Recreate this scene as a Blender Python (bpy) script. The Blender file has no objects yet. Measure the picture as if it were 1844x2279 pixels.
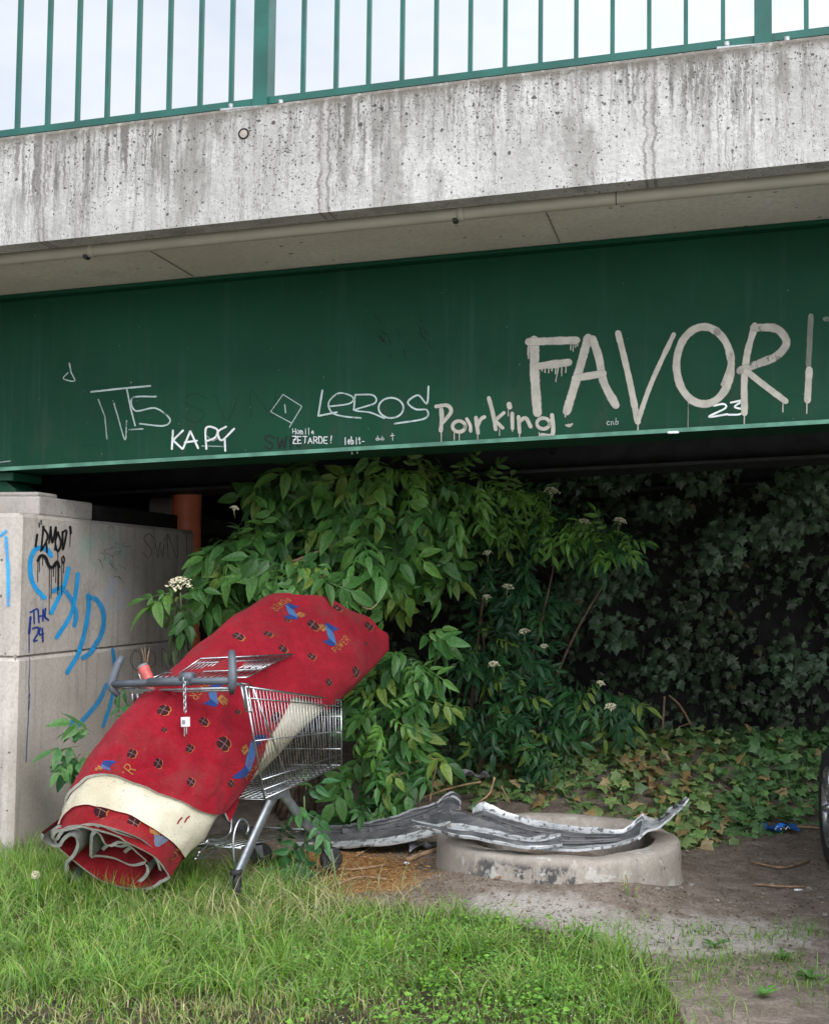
import bpy, math, random
import numpy as np
from mathutils import noise as mnoise, Vector
random.seed(7); rng = np.random.default_rng(11)
SC = bpy.context.scene; COL = SC.collection
R_ = math.radians

# ------------------------------------------------------------------ camera model
f_, CX, CY, H = 2800., 922., 1139.5, 1.47
pitch = math.atan((1290 - CY) / f_); roll = 0.0125
F = np.array([0, math.cos(pitch), math.sin(pitch)]); U0 = np.array([0, -math.sin(pitch), math.cos(pitch)]); R0 = np.array([1., 0, 0])
CR = math.cos(roll) * R0 + math.sin(roll) * U0; CU = math.cos(roll) * U0 - math.sin(roll) * R0
CAM = np.array([0, 0, H])
A = R_(13.3); eu = np.array([math.cos(A), -math.sin(A), 0]); ev = np.array([math.sin(A), math.cos(A), 0])
def ray(px, py): return F + CR * (px - CX) / f_ - CU * (py - CY) / f_
def proj(P):
    d = np.asarray(P) - CAM; z = d @ F
    return np.stack([CX + f_ * (d @ CR) / z, CY - f_ * (d @ CU) / z], -1)
def onv(px, py, v):
    d = ray(px, py); t = v / (d @ ev); p = CAM + t * d; return np.array([p @ eu, v, p[2]])
def onu(px, py, u):
    d = ray(px, py); t = u / (d @ eu); p = CAM + t * d; return np.array([u, p @ ev, p[2]])
def onz(px, py, z=0):
    d = ray(px, py); return CAM + d * (z - H) / d[2]
def at(px, py, Y):
    d = ray(px, py); return CAM + d * Y / d[1]
def w2l(p): return np.array([p @ eu, p @ ev, p[2]])
def l2w(p): return eu * p[0] + ev * p[1] + np.array([0, 0, p[2]])

cam = bpy.data.cameras.new('camera'); co = bpy.data.objects.new('camera', cam); COL.objects.link(co)
cam.sensor_fit = 'HORIZONTAL'; cam.sensor_width = 36; cam.lens = f_ / 1844 * 36; cam.clip_end = 2000; cam.clip_start = .05
from mathutils import Matrix
co.matrix_world = Matrix(((CR[0], CU[0], -F[0], 0), (CR[1], CU[1], -F[1], 0), (CR[2], CU[2], -F[2], H), (0, 0, 0, 1)))
SC.camera = co

# ------------------------------------------------------------------ materials
class NT:
    def __init__(s, name):
        s.m = bpy.data.materials.new(name); s.m.use_nodes = True; s.t = s.m.node_tree; s.t.nodes.clear()
        s.out = s.t.nodes.new('ShaderNodeOutputMaterial')
    def n(s, typ, ins=None, **pr):
        nd = s.t.nodes.new('ShaderNode' + typ)
        for k, v in pr.items(): setattr(nd, k, v)
        for k, v in (ins or {}).items(): s.set(nd.inputs[k], v)
        return nd
    def set(s, sock, v):
        if isinstance(v, bpy.types.NodeSocket): s.t.links.new(v, sock)
        elif isinstance(v, (tuple, list)) and len(v) == 3 and sock.type == 'RGBA': sock.default_value = (*v, 1)
        else: sock.default_value = v
    def co(s): return s.n('TexCoord').outputs['Object']
    def mapv(s, v, sc=(1, 1, 1), loc=(0, 0, 0), rot=(0, 0, 0)):
        return s.n('Mapping', {'Vector': v, 'Scale': sc, 'Location': loc, 'Rotation': rot}).outputs[0]
    def noise(s, v, scale, detail=4, rough=.55, dist=0):
        return s.n('TexNoise', {'Vector': v, 'Scale': scale, 'Detail': detail, 'Roughness': rough, 'Distortion': dist}).outputs['Fac']
    def vor(s, v, scale, feat='F1', rnd=1):
        return s.n('TexVoronoi', {'Vector': v, 'Scale': scale, 'Randomness': rnd}, feature=feat)
    def ramp(s, x, a, b, lo=0., hi=1.):
        return s.n('MapRange', {'Value': x, 'From Min': a, 'From Max': b, 'To Min': lo, 'To Max': hi}, interpolation_type='SMOOTHSTEP').outputs[0]
    def mth(s, op, a, b=0., c=0.):
        nd = s.t.nodes.new('ShaderNodeMath'); nd.operation = op
        for i, v in enumerate((a, b, c)): s.set(nd.inputs[i], v)
        return nd.outputs[0]
    def mix(s, fac, a, b, mode='MIX'):
        nd = s.t.nodes.new('ShaderNodeMix'); nd.data_type = 'RGBA'; nd.blend_type = mode
        s.set(nd.inputs[0], fac); s.set(nd.inputs[6], a); s.set(nd.inputs[7], b); return nd.outputs[2]
    def attr(s, nm): return s.n('Attribute', attribute_name=nm)
    def bump(s, h, dist=.01, st=.5): return s.n('Bump', {'Height': h, 'Distance': dist, 'Strength': st}).outputs[0]
    def bsdf(s, col, rough=.7, metal=0., nrm=None, spec=.4, **kw):
        b = s.n('BsdfPrincipled', {'Base Color': col, 'Roughness': rough, 'Metallic': metal, 'Specular IOR Level': spec})
        for k, v in kw.items(): s.set(b.inputs[k.replace('_', ' ')], v)
        if nrm is not None: s.set(b.inputs['Normal'], nrm)
        s.t.links.new(b.outputs[0], s.out.inputs[0]); return b
    def surf(s, sh): s.t.links.new(sh, s.out.inputs[0])

def simple(name, col, rough=.5, metal=0., var=.25, scale=12, bump=0, bscale=60, spec=.4, **kw):
    m = NT(name); c = m.co(); n = m.noise(c, scale, 5)
    dark = tuple(x * (1 - var) for x in col); lite = tuple(min(1, x * (1 + var)) for x in col)
    colr = m.mix(m.ramp(n, .3, .7), dark, lite)
    rg = m.mth('MULTIPLY_ADD', m.noise(c, scale * 2.3, 3), .3, rough - .15)
    nr = m.bump(m.noise(c, bscale, 4), .004, bump) if bump else None
    m.bsdf(colr, rg, metal, nr, spec, **kw); return m.m

SL = .044                                    # the bridge climbs to the right
def mat_parapet():
    m = NT('weathered white concrete'); c = m.co()
    sx = m.n('SeparateXYZ', {'Vector': c}); u, v, z = sx.outputs
    zz = m.mth('SUBTRACT', z, m.mth('MULTIPLY', u, SL))
    p = m.n('CombineXYZ', {'X': u, 'Y': v, 'Z': zz}).outputs[0]
    def warped(scale, amp):
        w_ = m.n('TexNoise', {'Vector': p, 'Scale': scale, 'Detail': 4.}).outputs['Color']
        d = m.n('VectorMath', {0: m.n('VectorMath', {0: w_, 1: (.5, .5, .5)}, operation='SUBTRACT').outputs[0], 1: (amp, amp, amp)}, operation='MULTIPLY').outputs[0]
        return m.n('VectorMath', {0: p, 1: d}, operation='ADD').outputs[0]
    pw = warped(9., .05); pf = warped(30., .022)
    top = m.ramp(zz, 3.15, 3.674)             # 0 bottom, 1 top
    topw = m.mth('POWER', top, 1.4)
    base = m.mix(m.ramp(m.noise(p, 2.2, 5), .35, .65), (.37, .362, .342), (.50, .493, .470))
    base = m.mix(m.ramp(m.noise(pf, 60, 6, .7), .44, .64, .0, .5), base, (.33, .315, .30))
    patch = m.ramp(m.noise(m.mapv(pw, (1.5, 1.5, .55), (3.1, 0, 0)), 1.5, 5, .62), .46, .60)
    amt = m.mth('ADD', m.mth('MULTIPLY', patch, m.mth('MULTIPLY_ADD', top, .62, .22)), m.mth('MULTIPLY', topw, .62))
    # broad streaks, then narrow ones
    st = m.ramp(m.noise(m.mapv(pf, (9, 9, .55)), 2.6, 8, .66), .46, .64)
    col = m.mix(m.mth('MINIMUM', m.mth('MULTIPLY', st, amt), .9), base, (.108, .102, .094))
    st2 = m.ramp(m.noise(m.mapv(pf, (30, 30, 1.5), (1, 8, 2)), 1.7, 7, .66), .50, .62)
    col = m.mix(m.mth('MINIMUM', m.mth('MULTIPLY', st2, m.mth('ADD', amt, .08)), .85), col, (.135, .127, .117))
    # soft brown-violet clouds of grime
    cl = m.mth('MULTIPLY', m.ramp(m.noise(m.mapv(pf, (2.6, 2.6, 1.1), (7, 0, 1)), 1.5, 8, .7), .50, .64), m.mth('MULTIPLY_ADD', topw, .45, .55))
    col = m.mix(cl, col, (.185, .175, .16))
    # thin vertical runs
    run = m.noise(m.mapv(pf, (30, 30, 1.1), (0, 0, 4)), 1.5, 4, .55)
    rl = m.mth('MULTIPLY', m.ramp(m.mth('ABSOLUTE', m.mth('SUBTRACT', run, .5)), .0, .028, 1, 0), m.ramp(m.noise(m.mapv(pw, (4, 4, 1.6), (2, 5, 0)), 2, 4), .40, .58, .1, 1.))
    col = m.mix(m.mth('MULTIPLY', rl, .72), col, (.13, .115, .11))
    # small contour-like crazing
    for sc_, w_, st_ in ((26, .014, .6), (55, .018, .35)):
        cz = m.noise(m.mapv(p, (1, 1, .55), (sc_, 0, 0)), sc_, 4, .55, .8)
        czl = m.mth('MULTIPLY', m.ramp(m.mth('ABSOLUTE', m.mth('SUBTRACT', cz, .5)), .0, w_, 1, 0), m.ramp(m.noise(m.mapv(p, loc=(sc_, 1, 2)), 5, 4), .40, .62, .05, st_))
        col = m.mix(czl, col, (.27, .25, .24))
    # pock holes, large and small
    pk = 0.
    for sc_, rmin, rmax in ((30, .86, .22), (64, .70, .28), (120, .62, .30)):
        vo = m.vor(m.mapv(pf, loc=(sc_ * .37, 0, sc_)), sc_)
        sz = m.ramp(m.n('SeparateColor', {'Color': vo.outputs['Color']}).outputs[0], rmin, 1., 0, rmax)
        k = m.mth('LESS_THAN', m.mth('ADD', vo.outputs['Distance'], m.mth('MULTIPLY', m.noise(p, 110, 3), .22)), m.mth('MULTIPLY_ADD', sz, 1.35, 0)) if False else m.mth('LESS_THAN', m.mth('ADD', vo.outputs['Distance'], m.mth('MULTIPLY', m.noise(p, 110, 3), .2)), m.mth('MULTIPLY', m.mth('MULTIPLY', sz, 1.55), m.mth('MULTIPLY_ADD', m.noise(m.mapv(p, loc=(sc_, 3, 1)), 2.6, 4), 1.5, m.mth('MULTIPLY_ADD', topw, .35, .1))))
        pk = m.mth('MAXIMUM', pk, k)
    col = m.mix(m.mth('MULTIPLY', pk, .88), col, (.05, .044, .042))
    # casting joints
    for u0, w in ((-3.03, .012), (-1.66, .02), (-.25, .018)):
        wv = m.mth('ADD', u, m.mth('MULTIPLY', m.mth('SUBTRACT', m.noise(m.mapv(p, (0, 0, 11)), 1.4, 6, .65), .5), .09))
        d = m.mth('ABSOLUTE', m.mth('SUBTRACT', wv, u0))
        l1 = m.mth('MULTIPLY', m.ramp(m.mth('ABSOLUTE', m.mth('SUBTRACT', d, w)), .001, .010, .85, 0), m.ramp(m.noise(m.mapv(p, loc=(0, 0, u0)), 9, 4), .3, .55, .35, 1))
        col = m.mix(l1, col, (.13, .115, .11)); col = m.mix(m.ramp(d, 0, w * 2.2, .35, 0), col, (.3, .27, .26))
    # mossy top edge
    col = m.mix(m.mth('MULTIPLY', m.ramp(zz, 3.60, 3.662), m.ramp(m.noise(pf, 22, 6, .65), .36, .55, .45, 1)), col, (.13, .115, .095))
    b = m.mth('SUBTRACT', m.mth('ADD', m.noise(pf, 45, 6), m.mth('MULTIPLY', m.noise(m.mapv(pf, (9, 9, .55)), 3, 4), .6)), m.mth('MULTIPLY', pk, 1.5))
    m.bsdf(col, .85, 0, m.bump(b, .008, .7), .2); return m.m

def mat_concrete(name, c1, c2, pocks=.2, stain=.3, teal=False, scale=1., streak=True, soot=0):
    m = NT(name); c = m.co()
    base = m.mix(m.ramp(m.noise(c, 1.7 * scale, 6), .3, .7), c1, c2)
    base = m.mix(m.ramp(m.noise(c, 55 * scale, 5, .7), .42, .64, 0, .3), base, tuple(x * .6 for x in c1))
    if streak:
        s = m.ramp(m.noise(m.mapv(c, (10, 10, .7)), 1.6, 6, .6), .5, .72)
        base = m.mix(m.mth('MULTIPLY', s, stain), base, tuple(x * .35 for x in c1))
    s2 = m.ramp(m.noise(c, 3.3 * scale, 6, .65), .54, .72)
    base = m.mix(m.mth('MULTIPLY', s2, stain), base, tuple(x * .45 for x in c1))
    cz = m.noise(m.mapv(c, (1, 1, .5)), 24, 4, .5, .8)
    base = m.mix(m.mth('MULTIPLY', m.ramp(m.mth('ABSOLUTE', m.mth('SUBTRACT', cz, .5)), 0, .012, 1, 0), m.ramp(m.noise(c, 2.9, 3), .45, .7, 0, .4)), base, tuple(x * .4 for x in c1))
    vo = m.vor(c, 26 * scale)
    sz = m.ramp(m.n('SeparateColor', {'Color': vo.outputs['Color']}).outputs[0], .7, 1., 0, pocks)
    pk = m.mth('LESS_THAN', vo.outputs['Distance'], m.mth('MULTIPLY', sz, m.mth('MULTIPLY_ADD', m.noise(c, 2.1, 2), 1.4, .1)))
    base = m.mix(m.mth('MULTIPLY', pk, .75), base, (.07, .06, .055))
    if teal:
        sx = m.n('SeparateXYZ', {'Vector': c}); 
        d1 = m.mth('ADD', m.mth('POWER', m.mth('MULTIPLY', m.mth('SUBTRACT', sx.outputs[1], 6.75), 2.3), 2), m.mth('POWER', m.mth('MULTIPLY', m.mth('SUBTRACT', sx.outputs[2], 1.62), 5.), 2))
        base = m.mix(m.mth('MULTIPLY', m.ramp(d1, .15, 1., 1, 0), m.ramp(m.noise(c, 11, 5), .38, .62, 0, .42)), base, (.22, .42, .38))
        d2 = m.mth('ADD', m.mth('POWER', m.mth('MULTIPLY', m.mth('SUBTRACT', sx.outputs[1], 6.95), 4.), 2), m.mth('POWER', m.mth('MULTIPLY', m.mth('SUBTRACT', sx.outputs[2], 1.36), 7.), 2))
        base = m.mix(m.mth('MULTIPLY', m.ramp(d2, .1, 1., 1, 0), m.ramp(m.noise(c, 13, 5), .38, .62, 0, .4)), base, (.30, .42, .62))
    if soot:
        sx = m.n('SeparateXYZ', {'Vector': c})
        nn = m.ramp(m.noise(m.mapv(c, (11, 11, 7)), 1.1, 8, .75), .48, .56)
        dx = m.mth('POWER', m.mth('MULTIPLY', m.mth('ADD', sx.outputs[0], .18), 3.2), 2); fr = m.ramp(sx.outputs[1], -.25, -.45); lo = m.ramp(sx.outputs[2], .19, .15)
        sm = m.mth('MULTIPLY', m.mth('MULTIPLY', m.ramp(dx, .3, 1.3, 1, .12), fr), lo)
        base = m.mix(m.mth('MULTIPLY', m.mth('MULTIPLY', nn, sm), soot), base, (.045, .045, .05))
        wn = m.ramp(m.noise(m.mapv(c, (9, 9, 9), (5, 1, 2)), 1.2, 4, .6), .58, .63)
        base = m.mix(m.mth('MULTIPLY', wn, .6), base, (.5, .49, .46))
    b = m.mth('SUBTRACT', m.noise(c, 40 * scale, 6), m.mth('MULTIPLY', pk, 1.2))
    m.bsdf(base, .88, 0, m.bump(b, .006, .5), .2); return m.m

def mat_girder():
    m = NT('dark green steel paint'); c = m.co()
    n1 = m.ramp(m.noise(m.mapv(c, (1, 1, 1.6)), .9, 5), .3, .7)
    col = m.mix(n1, (.0030, .044, .022), (.0058, .064, .032))
    col = m.mix(m.mth('MULTIPLY', m.ramp(m.noise(m.mapv(c, (9, 9, .6)), 1.5, 6, .65), .5, .75), .6), col, (.020, .070, .048))
    sc = m.noise(m.mapv(c, (2, 2, 22)), 3, 4, .6)
    col = m.mix(m.mth('MULTIPLY', m.ramp(sc, .6, .68), m.ramp(m.noise(c, 1.6, 3), .5, .62, 0, .4)), col, (.012, .025, .022))
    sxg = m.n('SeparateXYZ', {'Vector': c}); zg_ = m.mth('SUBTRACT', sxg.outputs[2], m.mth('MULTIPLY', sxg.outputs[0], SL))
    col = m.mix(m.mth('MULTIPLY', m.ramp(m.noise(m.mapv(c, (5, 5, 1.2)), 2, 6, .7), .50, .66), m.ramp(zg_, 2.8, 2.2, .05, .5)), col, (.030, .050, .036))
    sp = m.vor(c, 45); k = m.mth('LESS_THAN', sp.outputs['Distance'], m.ramp(m.n('SeparateColor', {'Color': sp.outputs['Color']}).outputs[0], .93, 1, 0, .12))
    col = m.mix(m.mth('MULTIPLY', k, .6), col, (.25, .33, .30))
    m.bsdf(col, m.mth('MULTIPLY_ADD', m.noise(c, 7, 4), .2, .5), 0, m.bump(m.noise(c, 130, 3), .002, .25), .18); return m.m

def mat_paint(name, col):
    m = NT(name); c = m.co(); so = m.attr('soft').outputs['Fac']; op = m.attr('op').outputs['Fac']
    n = m.noise(c, 45, 5, .65)
    edge = m.ramp(m.mth('ADD', so, m.mth('MULTIPLY', m.mth('SUBTRACT', n, .5), .35)), .55, 1., 1, 0)
    wear = m.ramp(m.noise(c, 16, 6, .7), .30, .48)
    wear = m.mth('MAXIMUM', wear, m.ramp(op, .75, 1.))
    a = m.mth('MULTIPLY', edge, m.mth('MULTIPLY', op, wear))
    cc = m.mix(m.ramp(m.noise(c, 20, 4), .3, .7), tuple(x * .85 for x in col), tuple(min(1, x * 1.1) for x in col))
    b = m.n('BsdfPrincipled', {'Base Color': cc, 'Roughness': .65, 'Specular IOR Level': .3})
    mx = m.n('MixShader', {0: a, 1: m.n('BsdfTransparent').outputs[0], 2: b.outputs[0]})
    m.surf(mx.outputs[0]); return m.m

def mat_leaf(name, trans=.28, rough=.45, back=1.25, sp=.38):
    m = NT(name); t = m.attr('tint').outputs['Color']; c = m.co()
    n = m.ramp(m.noise(c, 70, 3), .3, .7, .8, 1.18)
    col = m.mix(1., t, m.n('CombineColor', {0: n, 1: n, 2: n}).outputs[0], 'MULTIPLY')
    bf = m.n('NewGeometry').outputs['Backfacing']
    col = m.mix(m.mth('MULTIPLY', bf, .35), col, (.16, .22, .12))
    p = m.n('BsdfPrincipled', {'Base Color': col, 'Roughness': rough, 'Specular IOR Level': sp, 'Normal': m.bump(m.noise(c, 160, 3), .002, .35)})
    tr = m.n('BsdfTranslucent', {'Color': m.mix(1., col, (1.5, 1.6, .6), 'MULTIPLY')})
    m.surf(m.n('MixShader', {0: trans, 1: p.outputs[0], 2: tr.outputs[0]}).outputs[0]); return m.m

def mat_carpet(name, c1, c2, dirt=.25, fuzz=.5):
    m = NT(name); c = m.co()
    col = m.mix(m.ramp(m.noise(c, 4, 7, .68, .6), .34, .66), c1, c2)
    col = m.mix(m.ramp(m.noise(m.mapv(c, rot=(.3, .5, .8)), 26, 4, .6), .42, .66, 0, .35), col, tuple(x * .72 for x in c1))
    col = m.mix(m.ramp(m.noise(c, 260, 3, .75), .36, .66, 0, .75), col, tuple(x * .45 for x in c1))
    col = m.mix(m.mth('MULTIPLY', m.ramp(m.noise(c, 2.7, 7, .7), .50, .68), dirt), col, (.10, .055, .045))
    lint = m.ramp(m.noise(c, 120, 2, .5), .74, .79, 0, .5 if dirt else 0)
    col = m.mix(lint, col, (.42, .34, .30))
    m.bsdf(col, 1., 0, m.bump(m.mth('ADD', m.noise(c, 230, 4, .75), m.mth('MULTIPLY', m.noise(c, 26, 5, .6), 1.6)), .009, fuzz), .05, Sheen_Weight=.04, Sheen_Roughness=.7)
    return m.m

def mat_backing():
    m = NT('cream felt carpet backing'); c = m.co()
    col = m.mix(m.ramp(m.noise(c, 4, 6, .6), .3, .7), (.45, .40, .29), (.60, .555, .45))
    col = m.mix(m.ramp(m.noise(c, 210, 4, .75), .5, .68, 0, .5), col, (.30, .27, .21))
    sp = m.mth('MULTIPLY', m.ramp(m.noise(c, 85, 4, .7), .60, .68), m.ramp(m.noise(c, 4.5, 4), .38, .60, .1, .9))
    col = m.mix(sp, col, (.13, .12, .10))
    col = m.mix(m.mth('MULTIPLY', m.ramp(m.noise(c, 2.4, 6, .65), .46, .64), .4), col, (.25, .215, .15))
    m.bsdf(col, .95, 0, m.bump(m.noise(c, 240, 4), .004, .4), .1); return m.m

def mat_ground():
    m = NT('trodden earth and silt'); c = m.co(); z = m.attr('zone').outputs['Color']
    s = m.n('SeparateColor', {'Color': z}); silt, chips, veg = s.outputs
    nz = m.noise(c, 9, 7, .65); nf = m.noise(c, 70, 6, .7)
    earth = m.mix(m.ramp(nz, .3, .7), (.165, .132, .106), (.29, .24, .20))
    earth = m.mix(m.ramp(nf, .4, .66, 0, .6), earth, (.08, .062, .05))
    sl = m.mix(m.ramp(nf, .3, .7), (.29, .26, .23), (.42, .39, .355))
    col = m.mix(m.ramp(m.mth('ADD', silt, m.mth('MULTIPLY', m.mth('SUBTRACT', nz, .5), .9)), .35, .7), earth, sl)
    ch = m.mix(m.ramp(nf, .35, .65), (.20, .095, .035), (.40, .22, .085))
    col = m.mix(m.ramp(m.mth('ADD', chips, m.mth('MULTIPLY', m.mth('SUBTRACT', nz, .5), .9)), .35, .65), col, ch)
    vg = m.mix(m.ramp(nz, .35, .65), (.028, .026, .014), (.075, .060, .036))
    col = m.mix(m.ramp(m.mth('ADD', veg, m.mth('MULTIPLY', m.mth('SUBTRACT', nz, .5), .6)), .35, .65), col, vg)
    vo = m.vor(c, 48); pb = m.ramp(vo.outputs['Distance'], .0, .34, 1, 0)
    pr = m.ramp(m.n('SeparateColor', {'Color': vo.outputs['Color']}).outputs[0], .78, .95)
    col = m.mix(m.mth('MULTIPLY', m.mth('MULTIPLY', pb, pr), .6), col, (.36, .32, .29))
    b = m.mth('ADD', m.mth('ADD', nz, m.mth('MULTIPLY', nf, .5)), m.mth('MULTIPLY', m.mth('MULTIPLY', pb, pr), .8))
    m.bsdf(col, .92, 0, m.bump(b, .02, .8), .2); return m.m

def mat_bumper():
    m = NT('scuffed grey bumper plastic'); c = m.co()
    col = m.mix(m.ramp(m.noise(c, 7, 6, .65), .35, .7), (.055, .057, .062), (.15, .15, .155))
    col = m.mix(m.mth('MULTIPLY', m.ramp(m.noise(m.mapv(c, (4, 9, 14)), 3, 6, .7), .55, .7), .6), col, (.30, .29, .28))
    m.bsdf(col, m.mth('MULTIPLY_ADD', m.noise(c, 13, 4), .3, .4), 0, m.bump(m.noise(c, 60, 5), .004, .4), .4); return m.m
def mat_bpaint():
    m = NT('chipped silver white bumper paint'); c = m.co()
    col = m.mix(m.ramp(m.noise(c, 6, 6), .35, .65), (.40, .42, .44), (.62, .64, .66))
    col = m.mix(m.ramp(m.noise(c, 26, 6, .72), .52, .58, 0, .9), col, (.10, .10, .105))
    m.bsdf(col, .4, .2, m.bump(m.noise(c, 50, 4), .003, .3), .5); return m.m
def mat_sky_ground(): pass

M = dict(parapet=mat_parapet(),
    soffit=mat_concrete('board marked soffit concrete', (.60, .545, .47), (.74, .69, .62), .26, .3, streak=False, scale=.7),
    wall=mat_concrete('abutment concrete', (.40, .355, .32), (.56, .515, .47), .28, .4, teal=True),
    plinth=mat_concrete('plinth concrete', (.36, .33, .30), (.50, .46, .43), .2, .25),
    ring=mat_concrete('sooty ring concrete', (.29, .255, .22), (.40, .36, .315), .2, .3, soot=.9),
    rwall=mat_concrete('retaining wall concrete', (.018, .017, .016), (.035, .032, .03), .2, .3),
    seam=simple('board seam', (.24, .215, .185), .9, 0, .3, 20),
    path=mat_concrete('pale footpath concrete', (.46, .44, .41), (.58, .56, .53), .1, .2, streak=False),  # surface of the added light-bouncing slab
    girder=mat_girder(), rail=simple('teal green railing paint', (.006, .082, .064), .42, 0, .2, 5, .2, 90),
    flange=simple('pale sky lit green flange paint', (.09, .24, .17), .5, 0, .3, 9, .2, 80),
    steel=simple('galvanised steel', (.36, .38, .39), .5, .6, .15, 30),
    chrome=simple('zinc chrome wire', (.46, .48, .50), .30, .95, .12, 40),
    chromed=simple('dull zinc tube', (.30, .32, .345), .46, .8, .2, 22),
    handle=simple('dark grey handle plastic', (.085, .098, .118), .42, 0, .15, 14, .15, 150),
    rubber=simple('black rubber', (.022, .022, .024), .7, 0, .3, 30, .3, 90),
    duct=simple('beige plastic conduit', (.36, .34, .27), .5, 0, .08, 4),
    redpipe=simple('orange red drain pipe', (.72, .19, .085), .45, 0, .2, 3.5, .15, 60),
    carpet=mat_carpet('red carpet pile', (.25, .005, .015), (.355, .010, .025), .32), carpet_in=mat_carpet('dirty red carpet pile', (.24, .010, .016), (.34, .022, .028), .35),
    back=mat_backing(), edge=mat_carpet('grey white carpet edge', (.62, .60, .56), (.80, .78, .74), .15), greyback=mat_carpet('grey latex backing', (.25, .25, .235), (.40, .40, .37), .4),
    c_dark=mat_carpet('maroon clover pile', (.035, .008, .012), (.06, .012, .016), 0), c_or=mat_carpet('orange outline pile', (.46, .13, .035), (.58, .21, .06), 0), c_line=mat_carpet('pinkish line pile', (.34, .22, .20), (.45, .32, .29), 0), c_gold=mat_carpet('ochre lettering pile', (.36, .15, .045), (.46, .22, .07), .1),
    c_blue=mat_carpet('blue ribbon pile', (.015, .038, .17), (.028, .062, .24), .1), c_lb=mat_carpet('light blue ribbon pile', (.05, .13, .31), (.075, .18, .40), .1), c_gb=mat_carpet('faded blue ribbon pile', (.12, .16, .24), (.19, .24, .32), .3),
    bumper=mat_bumper(), bpaint=mat_bpaint(), ground=mat_ground(),
    leaf=mat_leaf('elder leaf'), ivy=mat_leaf('glossy ivy leaf', .06, .33, sp=.3), ivyg=mat_leaf('yellowing ivy leaf', .15, .45), grass=mat_leaf('grass blade', .26, .55, sp=.18), dead=mat_leaf('wilted leaf', .2, .7),
    bark=simple('brown bark', (.11, .075, .05), .85, 0, .4, 25, .6, 70), twig=simple('pale dry twig', (.26, .17, .10), .85, 0, .3, 30, .4, 90),
    flower=simple('cream elder flower', (.68, .63, .44), .8, 0, .12, 60), white=simple('white plastic', (.75, .75, .74), .45, 0, .08, 10),
    stone=simple('grey stone', (.20, .18, .16), .9, 0, .3, 25, .5, 60),
    bluewrap=simple('blue foil wrapper', (.03, .22, .80), .4, 0, .25, 30, .5, 60),
    foil=simple('crumpled silver foil', (.55, .56, .6), .3, .7, .25, 30, .6, 40),
    redcan=simple('red label plastic', (.45, .085, .075), .35, 0, .25, 30), pinkpet=None,
    carpaint=simple('black car paint', (.02, .021, .025), .18, .2, .15, 6, spec=.6), alloy=simple('silver alloy wheel', (.45, .46, .48), .3, .85, .15, 20), glass=simple('dark car glass', (.01, .012, .014), .08, 0, .1, 4),
    dark=simple('near black steel', (.025, .028, .028), .7, 0, .3, 8), carred=simple('red lamp lens', (.35, .01, .01), .2, 0, .1, 10),
    bricks=simple('asphalt', (.05, .05, .05), .9))
_p = NT('pale red clear plastic'); _p.bsdf((.75, .30, .28), .15, 0, _p.bump(_p.noise(_p.co(), 30, 4), .01, .5), .5, Transmission_Weight=.75, IOR=1.35); M['pinkpet'] = _p.m
PC = dict(cream=mat_paint('cream spray paint', (.46, .435, .375)), chalk=mat_paint('white marker', (.55, .66, .64)), white=mat_paint('white spray paint', (.78, .80, .80)),
          blue=mat_paint('sky blue spray paint', (.025, .36, .78)), black=mat_paint('black spray paint', (.012, .012, .014)), navy=mat_paint('navy marker', (.015, .045, .26)),
          grey=mat_paint('faint grey pencil', (.20, .18, .16)), darkg=mat_paint('dark faded marker', (.012, .02, .017)))

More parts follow.
